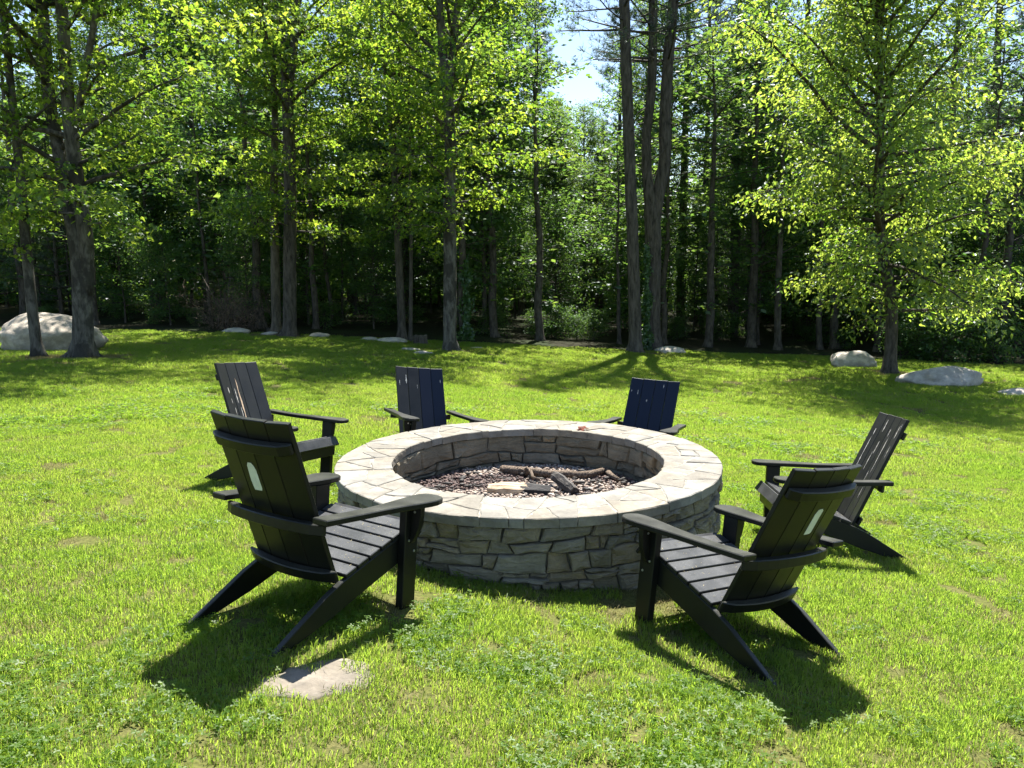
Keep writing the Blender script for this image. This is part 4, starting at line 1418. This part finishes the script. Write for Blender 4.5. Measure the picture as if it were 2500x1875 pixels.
for i, (h, r, z0, Rm, nl, seed) in enumerate(((11, .085, 6.2, 1.5, 22, 151), (12, .11, 7.0, 1.7, 24, 152), (9.5, .06, 5.2, 1.2, 20, 153))):
    st = [straight_stem(h, r, ((.02, -.015, .03)[i], 0), seed)]
    rgp = random.Random(seed)
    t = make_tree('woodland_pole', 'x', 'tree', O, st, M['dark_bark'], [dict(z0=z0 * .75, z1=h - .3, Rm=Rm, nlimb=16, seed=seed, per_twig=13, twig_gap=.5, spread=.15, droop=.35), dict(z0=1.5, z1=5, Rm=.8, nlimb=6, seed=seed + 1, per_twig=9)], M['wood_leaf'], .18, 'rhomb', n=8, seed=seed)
    t['ptype'] = 'pole'; park(t)
used = set()
def zone(az):
    u = 1250 + FPX * math.tan(az)
    for lim, nm in ((330, 'behind the huge boulder at far left'), (640, 'left of the tall dark maple'), (930, 'between dark maple and slender three-stemmed tree'),
                    (1330, 'behind the centre maple with flared foot'), (1720, 'behind the two big pines'), (2120, 'left of the right-hand leafy tree')):
        if u < lim: return nm
    return 'right of the right-hand leafy tree'
DESC = {'tall': ('tree', 'tall broadleaf woodland tree '), 'young': ('tree', 'young leafy woodland tree '), 'pine': ('tree', 'tall woodland pine '),
        'pole': ('tree', 'slim bare-trunked woodland tree '), 'hemlock': ('tree', 'dense woodland conifer '), 'shrub': ('shrub', 'low wood-edge shrub ')}
placed = []
def plant(ptype, az, dist, sc_, rz, pick=None, sz=1.0):
    lst = protos[ptype]
    pr = lst[pick if pick is not None else rngw.randrange(len(lst))]
    if pr.name not in used:
        used.add(pr.name); o = pr
    else:
        o = copy_tree(pr)
    x, y_ = math.sin(az) * dist, math.cos(az) * dist
    o.location = (x, y_, ground_z(x, y_))
    o.rotation_euler = (0, 0, rz)
    o.scale = (sc_, sc_, sc_ * sz)
    cat, d = DESC[ptype]
    tag(o, d + zone(az), cat, d.strip() + ' ' + zone(az))
    placed.append((x, y_, ptype))
    return o
rngw = random.Random(99)
AZ0, AZ1 = R(-41), R(42)
GAP = (math.atan((1385 - 1250) / FPX), math.atan((1470 - 1250) / FPX))      # open sky shows above here
def free(x, y_, dmin, types):
    return all((x - a) ** 2 + (y_ - c) ** 2 > dmin * dmin for a, c, t in placed if t in types)
def cap_h(az, dist):
    g0, g1 = GAP
    return .20 * dist + 1.2 if g0 - .06 < az < g1 + .05 else 99
def scatter(ptype, n_, d0, d1, dmin, types, s0, s1, hmax=None, keep=None):
    c = tries = 0
    while c < n_ and tries < n_ * 40:
        tries += 1
        az = rngw.uniform(AZ0, AZ1)
        dist = edge_dist(az) + rngw.uniform(d0, d1)
        x, y_ = math.sin(az) * dist, math.cos(az) * dist
        if keep and not keep(az, dist): continue
        if not free(x, y_, dmin, types): continue
        s = rngw.uniform(s0, s1)
        if hmax and hmax > 3:
            s = min(s, 1.55 * (y_ - 22.2 + 2.0 * (az > .2) - 1.2 * (az < -.2)) / hmax)
            s = min(s, cap_h(az, dist) / hmax)
            if s < s0 * .5: continue
        plant(ptype, az, dist, s, rngw.uniform(0, 6.28))
        c += 1
nogap = lambda az, d: not (GAP[0] - .03 < az < GAP[1] + .03)
for u_, d_, s_ in ((1275, 40, .8), (1318, 46, .82), (1512, 46, .80), (1665, 38, .82), (1720, 44, .9), (1790, 36, .78), (1850, 42, .9), (1945, 39, .84), (2030, 46, .95), (2290, 36, .8), (2390, 40, .9), (2470, 35, .8), (1130, 44, .8), (860, 44, .85), (400, 38, .8)):
    plant('pine', math.atan((u_ - 1250) / FPX), d_, s_, rngw.uniform(0, 6.28))
scatter('pine', 10, 9, 28, 3.4, ('pine', 'tall'), .7, .95, 22)
scatter('tall', 42, 7, 26, 2.6, ('pine', 'tall'), .75, 1.05, 16)
for u_, d_, s_, k_ in ((238, 3, 1.2, 0), (520, 4, 1.25, 2), (641, 2.5, 1.45, 1), (774, 3, 1.3, 0), (813, 4.5, 1.2, 2), (1136, 1.6, 1.3, 1), (1209, 3, 1.3, 1), (1322, 2.5, 1.3, 1),
                       (1515, 2.5, 1.2, 2), (1622, 3, 1.3, 0), (1732, 2.5, 1.4, 1), (1838, 3, 1.5, 1), (1905, 2.2, 1.5, 0),
                       (2008, 3, 1.3, 0), (2042, 3.5, 1.4, 1), (2148, 3, 1.3, 0), (2262, 4, 1.3, 2), (2380, 3, 1.4, 0), (60, 5, 1.3, 1), (2450, 5, 1.4, 1)):
    az_ = math.atan((u_ - 1250) / FPX)
    plant('pole', az_, edge_dist(az_) + d_, s_, rngw.uniform(0, 6.28), k_, .62 if d_ < 3.2 else .72)
scatter('pole', 8, 7, 16, 1.3, ('pine', 'tall', 'pole'), .7, 1.1, 11, keep=None)
scatter('young', 26, 8, 20, 2.0, ('young', 'hemlock'), .7, 1.2, 9)
clear = lambda az, d: not (-.06 < az < .40) or d > edge_dist(az) + 4
scatter('young', 44, 1.5, 16, 1.9, ('young', 'hemlock'), .55, 1.15, 8, keep=clear)
scatter('hemlock', 18, 4, 18, 2.5, ('young', 'hemlock'), .55, .95, 11)
for u_, d_, s_ in ((2205, .6, .8), (2250, .9, 1.0), (2310, .7, .9), (2370, 1.2, 1.0), (2440, .9, .9), (1310, 3.2, .5), (1360, 3.6, .6), (1410, 3.2, .45), (1450, 3.6, .55)):
    az_ = math.atan((u_ - 1250) / FPX)
    plant('shrub', az_, edge_dist(az_) + d_, s_, rngw.uniform(0, 6.28))
scatter('shrub', 50, 2.5, 9, .9, ('shrub',), .3, .65, 2)
def ordinal(i):
    w_ = ('leftmost', 'second', 'third', 'fourth', 'fifth', 'sixth', 'seventh', 'eighth', 'ninth', 'tenth', 'eleventh', 'twelfth')
    return w_[i] if i < len(w_) else '%dth' % (i + 1)
_rows = {}
for o in list(C.objects):
    if o.parent is None and o.get('group', '').startswith(('tall', 'young', 'slim', 'dense', 'low')):
        _rows.setdefault(o['label'], []).append(o)
for lb, lst in _rows.items():
    if len(lst) > 1:
        lst.sort(key=lambda o: math.atan2(o.location.x, o.location.y))
        for i, o in enumerate(lst):
            o['label'] = ordinal(i) + (' ' if i == 0 else ' from left ') + lb

# far wood that reads as one mass
nr = np.random.default_rng(55)
P_, A_, N_ = [], [], []
wd = Wood()
for k in range(190):
    az = nr.uniform(AZ0, AZ1); dist = edge_dist(az) + nr.uniform(20, 46)
    x, y_ = math.sin(az) * dist, math.cos(az) * dist
    gap = GAP[0] - .01 < az < GAP[1] + .01
    h = nr.uniform(6, 10) if gap else nr.uniform(7, 13)
    z = ground_z(x, y_)
    wd.tube([V3((x, y_, z - .2)), V3((x + nr.uniform(-.3, .3), y_, z + h * .5)), V3((x, y_, z + h))], [nr.uniform(.1, .2), .1, .02], 6)
    nl = 1500
    t = nr.random(nl) ** 1.35
    rr = 2.8 * np.sin(PI * (.22 + .75 * t)) ** .7 * np.sqrt(nr.random(nl)); aa = nr.random(nl) * 6.283
    P_.append(np.stack([x + rr * np.cos(aa), y_ + rr * np.sin(aa), z + .1 + (h - .1) * t], 1))
    A_.append(nr.normal(0, 1, (nl, 3)) * np.array([1, 1, .5])); N_.append(np.array([0, 0, 1.]) + nr.normal(0, .6, (nl, 3)))
P_, A_, N_ = np.concatenate(P_), np.concatenate(A_), np.concatenate(N_)
far = empty('distant_woods', (0, 50, 0)); tag(far, 'distant woods closing the view behind the trees', 'woods', None, 'stuff')
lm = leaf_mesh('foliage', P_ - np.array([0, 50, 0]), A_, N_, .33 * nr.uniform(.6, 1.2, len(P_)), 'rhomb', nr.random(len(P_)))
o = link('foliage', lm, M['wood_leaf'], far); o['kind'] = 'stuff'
o = link('trunks', wd.mesh('trunks', V3((0, 50, 0))), M['dark_bark'], far); o['kind'] = 'stuff'

# dead brown brush at the wood edge
b = G(555, 812) + V3((0, 1.2, 0))
root = empty('dead_brush', b); tag(root, 'bare brown dead brush at the wood edge left of the dark maple', 'brush')
wd = Wood(); rg = random.Random(8); nr = np.random.default_rng(8)
P_, A_ = [], []
for k in range(26):
    o0 = b + V3((rg.uniform(-.9, .9), rg.uniform(-.5, .5), 0))
    a = rg.uniform(0, 6.28); l = rg.uniform(1.0, 2.6)
    d = V3((math.sin(a) * .5, math.cos(a) * .4, rg.uniform(.5, 1))).normalized()
    p1 = o0 + d * l * .5; p2 = o0 + d * l + V3((0, 0, -.25))
    wd.tube([o0, p1, p2], [.018, .01, .004], 4, 0, rg)
    for j in range(16):
        q = o0.lerp(p2, rg.uniform(.15, 1)); dd = V3((rg.uniform(-1, 1), rg.uniform(-1, 1), rg.uniform(-.3, .8))).normalized()
        wd.tube([q, q + dd * rg.uniform(.2, .6)], [.006, .002], 3, 0, rg)
    nn_ = 110
    tt = nr.random((nn_, 1))
    P_.append(np.array(o0) + (np.array(p2) - np.array(o0)) * tt + nr.normal(0, .2, (nn_, 3))); A_.append(nr.normal(0, 1, (nn_, 3)))
link('twigs', wd.mesh('twigs', b), M['pale_bark'], root)
P_, A_ = np.concatenate(P_), np.concatenate(A_)
link('dry_needles', leaf_mesh('dry_needles', P_ - np.array(b)[None], A_, nr.normal(0, 1, P_.shape), .13 * nr.uniform(.5, 1.3, len(P_)), 'needle', nr.random(len(P_))), M['dead_twig'], root)

# stumps
def stump(u, v_, w, h, label, seed):
    p = G(u, v_); k = p.y / FPX
    rg = random.Random(seed)
    n = 16; V, F = [], []
    for (f, z) in ((1.25, -.1), (1.1, .05 * h * k), (1.0, .35 * h * k), (.97, .97 * h * k), (.92, 1.0 * h * k)):
        for i in range(n):
            a = 2 * PI * i / n
            r = w * k * .5 * f * (1 + .1 * math.sin(3 * a + seed) + rg.uniform(-.06, .06))
            V.append((r * math.cos(a), r * math.sin(a), z + (rg.uniform(-.03, .03) if z > .1 else 0)))
    for q in range(4):
        F += [(q * n + i, q * n + (i + 1) % n, (q + 1) * n + (i + 1) % n, (q + 1) * n + i) for i in range(n)]
    V.append((0, 0, h * k)); c = len(V) - 1
    root = empty('tree_stump', p); tag(root, label, 'stump')
    link('bark', mesh_poly('bark', V[:-1], F), M['dark_bark'], root)
    Vt = [(V[4 * n + i][0] * .999, V[4 * n + i][1] * .999, V[4 * n + i][2] + .003) for i in range(n)] + [(0, 0, h * k)]
    link('cut_face', mesh_poly('cut_face', Vt, [(i, (i + 1) % n, n) for i in range(n)]), M['pale_bark'], root)
stump(1027, 842, 34, 22, 'dark rotting stump beside the thin sapling left of centre', 3)
stump(657, 813, 11, 11, 'tiny cut stub standing at the foot of the pale trunk', 4)

# ------------------------------------------------------------------ lawn grass
def gmat(name, stops, tstops, straw):
    m, nt, b, out = new_mat(name)
    nt.nodes.remove(b)
    w = coords(nt, 'World')
    n1 = noi(nt, w, .45, 3); n2 = noi(nt, w, 2.6, 4)
    f = mth(nt, 'ADD', mth(nt, 'MULTIPLY', n1, .5), mth(nt, 'MULTIPLY', n2, .5))
    rn = attr(nt, 'rnd')
    f2 = mth(nt, 'ADD', f, mth(nt, 'MULTIPLY', mth(nt, 'SUBTRACT', rn, .5), .35), True)
    col = ramp(nt, f2, stops); tcol = ramp(nt, f2, tstops)
    sf = ramp(nt, mth(nt, 'ADD', rn, mth(nt, 'MULTIPLY', mth(nt, 'SUBTRACT', n2, .5), .9)), [(.93, (0, 0, 0)), (.97, (1, 1, 1))])
    col = mixc(nt, sf, col, straw); tcol = mixc(nt, sf, tcol, straw)
    d = nd(nt, 'ShaderNodeBsdfDiffuse'); t = nd(nt, 'ShaderNodeBsdfTranslucent'); g = nd(nt, 'ShaderNodeBsdfGlossy')
    g.inputs['Roughness'].default_value = .45
    nt.links.new(col, d.inputs[0]); nt.links.new(tcol, t.inputs[0])
    mx = nd(nt, 'ShaderNodeMixShader'); mx.inputs[0].default_value = .58
    nt.links.new(d.outputs[0], mx.inputs[1]); nt.links.new(t.outputs[0], mx.inputs[2])
    mg = nd(nt, 'ShaderNodeMixShader'); mg.inputs[0].default_value = .018
    nt.links.new(mx.outputs[0], mg.inputs[1]); nt.links.new(g.outputs[0], mg.inputs[2])
    nt.links.new(mg.outputs[0], out.inputs[0])
    return m
M['grass'] = gmat('grass_blade', [(.3, (.085, .155, .022)), (.7, (.15, .205, .035))], [(.3, (.29, .48, .04)), (.7, (.48, .60, .08))], (.33, .28, .13))
M['clover'] = gmat('clover_leaf', [(.3, (.07, .14, .018)), (.7, (.11, .18, .025))], [(.3, (.22, .42, .02)), (.7, (.36, .52, .04))], (.14, .25, .06))
M['dry_grass'] = gmat('dry_grass', [(.3, (.2, .17, .07)), (.7, (.28, .24, .12))], [(.3, (.2, .2, .06)), (.7, (.3, .27, .12))], (.34, .29, .16))
gcol = bpy.data.collections.new('grass_source')
def grass_tile(seed, nb, size, hmin, hmax, wid, lean=.45):
    nr = np.random.default_rng(seed)
    x = nr.uniform(-size / 2, size / 2, nb); y_ = nr.uniform(-size / 2, size / 2, nb)
    k = np.hypot(x, y_) > size * .62
    h = nr.uniform(hmin, hmax, nb); w_ = wid * nr.uniform(.7, 1.3, nb)
    a = nr.random(nb) * 2 * PI; ln = np.abs(nr.normal(0, lean, nb)) * h
    fa = nr.random(nb) * 2 * PI
    dx, dy = np.cos(a) * ln, np.sin(a) * ln
    wx, wy = np.cos(fa) * w_ / 2, np.sin(fa) * w_ / 2
    z = np.zeros(nb)
    V = np.stack([np.stack([x - wx, y_ - wy, z - .01], 1), np.stack([x + wx, y_ + wy, z - .01], 1),
                  np.stack([x + wx * .8 + dx * .35, y_ + wy * .8 + dy * .35, h * .6], 1), np.stack([x - wx * .8 + dx * .35, y_ - wy * .8 + dy * .35, h * .6], 1),
                  np.stack([x + dx, y_ + dy, h * .95 - ln * .2], 1)], 1)
    F3 = np.array([(0, 1, 2), (0, 2, 3), (3, 2, 4)])
    F = (F3[None] + (np.arange(nb) * 5)[:, None, None]).reshape(-1, 3)
    return mesh_np('grass_tile', V.reshape(-1, 3), F, False, {'rnd': np.repeat(nr.random(nb), 5)})
def clover_tile(seed, nc, size):
    nr = np.random.default_rng(seed)
    V, F, rn = [], [], []
    for k in range(nc):
        x, y_ = nr.uniform(-size / 2, size / 2, 2)
        h = nr.uniform(.014, .042); r = nr.uniform(.004, .0085)
        tl = nr.normal(0, .28, 2); a0 = nr.random() * 6.28; q = nr.random()
        for j in range(3):
            a = a0 + j * 2.094
            ca, sa = math.cos(a), math.sin(a)
            b0 = len(V)
            for (lx, ly) in ((0, 0), (.75 * r, .55 * r), (1.5 * r, .62 * r), (1.75 * r, 0), (1.5 * r, -.62 * r), (.75 * r, -.55 * r)):
                X, Y = ca * lx - sa * ly, sa * lx + ca * ly
                V.append((x + X, y_ + Y, h + X * tl[0] + Y * tl[1] + abs(ly) * .35)); rn.append(q)
            F += [(b0, b0 + 1, b0 + 2), (b0, b0 + 2, b0 + 3), (b0, b0 + 3, b0 + 4), (b0, b0 + 4, b0 + 5)]
        b0 = len(V)
        V += [(x - .0008, y_, 0), (x + .0008, y_, 0), (x, y_, h)]; rn += [q] * 3
        F.append((b0, b0 + 1, b0 + 2))
    return mesh_np('clover_tile', np.array(V), np.array(F), False, {'rnd': np.array(rn)})
TS = .22
tiles = []
for i in range(5):
    tiles.append(('a%d' % i, grass_tile(200 + i, 680, TS, .010, .042, .0031, .8), M['grass']))
for i in range(2):
    tiles.append(('b%d' % i, grass_tile(220 + i, 70, TS, .03, .062, .003, .8), M['grass']))
for i in range(3):
    tiles.append(('c%d' % i, clover_tile(240 + i, 78, TS), M['clover']))
for i in range(2):
    tiles.append(('d%d' % i, grass_tile(260 + i, 330, TS, .008, .026, .003, 1.1), M['dry_grass']))
for i, (nm, me, mt) in enumerate(tiles):
    me.materials.append(mt)
    gcol.objects.link(bpy.data.objects.new('grass_tile_%02d' % i, me))
nr = np.random.default_rng(77)
pts, rots, scs, ids = [], [], [], []
FSP = [(q.x, q.y) for q in FS]
def in_poly(x, y_, poly):
    c = False
    for i in range(len(poly)):
        x0, y0 = poly[i]; x1, y1 = poly[i - 1]
        if (y0 > y_) != (y1 > y_) and x < (x1 - x0) * (y_ - y0) / (y1 - y0) + x0: c = not c
    return c
def put(x, y_, s, idx):
    e = .05
    n_ = Vector((-(ground_z(x + e, y_) - ground_z(x - e, y_)) / (2 * e), -(ground_z(x, y_ + e) - ground_z(x, y_ - e)) / (2 * e), 1)).normalized()
    q = n_.to_track_quat('Z', 'Y') @ Euler((0, 0, nr.uniform(0, 6.28))).to_quaternion()
    eu = q.to_euler()
    pts.append((x, y_, ground_z(x, y_))); rots.append(tuple(eu)); scs.append(s); ids.append(idx)
TREE_FEET = [(q.x, q.y, r_) for q, r_ in ((G(200, 873), .85), (G(93, 871), .4), (G(2170, 911), .8), (G(1099, 858), .6), (G(706, 822), .6), (G(1575, 858), .9))]
def field(y0, y1, step, s):
    yy = y0
    while yy < y1:
        half = yy * .70 + 1.2
        xx = -half
        while xx < half:
            x = xx + nr.uniform(-.5, .5) * step; y_ = yy + nr.uniform(-.5, .5) * step
            xx += step
            d = math.hypot(x, y_); az = math.atan2(x, y_)
            if d > edge_dist(az) + .15: continue
            rp = math.hypot(x - PIT.x, y_ - PIT.y)
            if rp < PIT_R - .03: continue
            if in_poly(x, y_, FSP): continue
            worn = noise.noise((x * 1.1 + 3, y_ * 1.1, .5)) * .5 + .35 * noise.noise((x * 3.1, y_ * 3.1, 2.5))
            drop = .06
            if rp < PIT_R + .35 and y_ < PIT.y + .2: drop = .55 if x > .35 else .2
            for (tx, ty, tr) in TREE_FEET:
                if (x - tx) ** 2 + (y_ - ty) ** 2 < tr * tr: drop = .85
            if worn > .34: drop = max(drop, .2)
            if nr.random() < drop:
                if drop > .1 or nr.random() < .5: put(x, y_, s * nr.uniform(.85, 1.15), 10 + int(nr.integers(0, 2)))
                continue
            if nr.random() < .05 + .4 * max(0, worn): put(x, y_, s * nr.uniform(.9, 1.3), 10 + int(nr.integers(0, 2)))
            sv = s * nr.uniform(.85, 1.15)
            put(x, y_, sv, int(nr.integers(0, 5)))
            if d < 12:
                if nr.random() < .16: put(x, y_, sv, 5 + int(nr.integers(0, 2)))
                cf = noise.noise((x * .9 + 11, y_ * .9, 4.5)) + .35 * noise.noise((x * 2.7 + 1, y_ * 2.7, 9.5))
                near = math.exp(-((x + .2) ** 2 / 1.2 + (y_ - 3.1) ** 2 / .9))
                if nr.random() < min(.75, max(.04, (cf + near * .6) * 1.5)): put(x, y_, s * nr.uniform(.9, 1.2), 7 + int(nr.integers(0, 3)))
        yy += step
field(1.7, 8.0, .165, 1.0)
field(8.0, 14.0, .25, 1.45)
field(14.0, 30.0, .38, 2.1)
pm = bpy.data.meshes.new('lawn_grass')
pm.from_pydata(pts, [], [])
a = pm.attributes.new('rot', 'FLOAT_VECTOR', 'POINT'); a.data.foreach_set('vector', np.array(rots, np.float32).ravel())
a = pm.attributes.new('scl', 'FLOAT', 'POINT'); a.data.foreach_set('value', np.array(scs, np.float32))
a = pm.attributes.new('tile', 'INT', 'POINT'); a.data.foreach_set('value', np.array(ids, np.int32))
go = bpy.data.objects.new('lawn_grass', pm)
C.objects.link(go)
tag(go, 'short sunlit lawn grass and clover covering the ground around the pit', 'grass', None, 'stuff')
ng = bpy.data.node_groups.new('lawn_grass', 'GeometryNodeTree')
ng.interface.new_socket('Geometry', in_out='INPUT', socket_type='NodeSocketGeometry')
ng.interface.new_socket('Geometry', in_out='OUTPUT', socket_type='NodeSocketGeometry')
gi, go_ = ng.nodes.new('NodeGroupInput'), ng.nodes.new('NodeGroupOutput')
iop = ng.nodes.new('GeometryNodeInstanceOnPoints')
ci = ng.nodes.new('GeometryNodeCollectionInfo')
ci.inputs['Collection'].default_value = gcol
ci.inputs['Separate Children'].default_value = True
ci.inputs['Reset Children'].default_value = True
def named(nm, tp):
    n_ = ng.nodes.new('GeometryNodeInputNamedAttribute'); n_.data_type = tp; n_.inputs['Name'].default_value = nm
    return n_.outputs['Attribute']
iop.inputs['Pick Instance'].default_value = True
ng.links.new(gi.outputs[0], iop.inputs['Points'])
ng.links.new(ci.outputs[0], iop.inputs['Instance'])
ng.links.new(named('tile', 'INT'), iop.inputs['Instance Index'])
ng.links.new(named('rot', 'FLOAT_VECTOR'), iop.inputs['Rotation'])
ng.links.new(named('scl', 'FLOAT'), iop.inputs['Scale'])
ng.links.new(iop.outputs[0], go_.inputs[0])
md = go.modifiers.new('grass', 'NODES')
md.node_group = ng
bpy.context.view_layer.update()
print('TILES', len(pts), 'TRIS', sum(len(m_.polygons) for m_ in bpy.data.meshes))
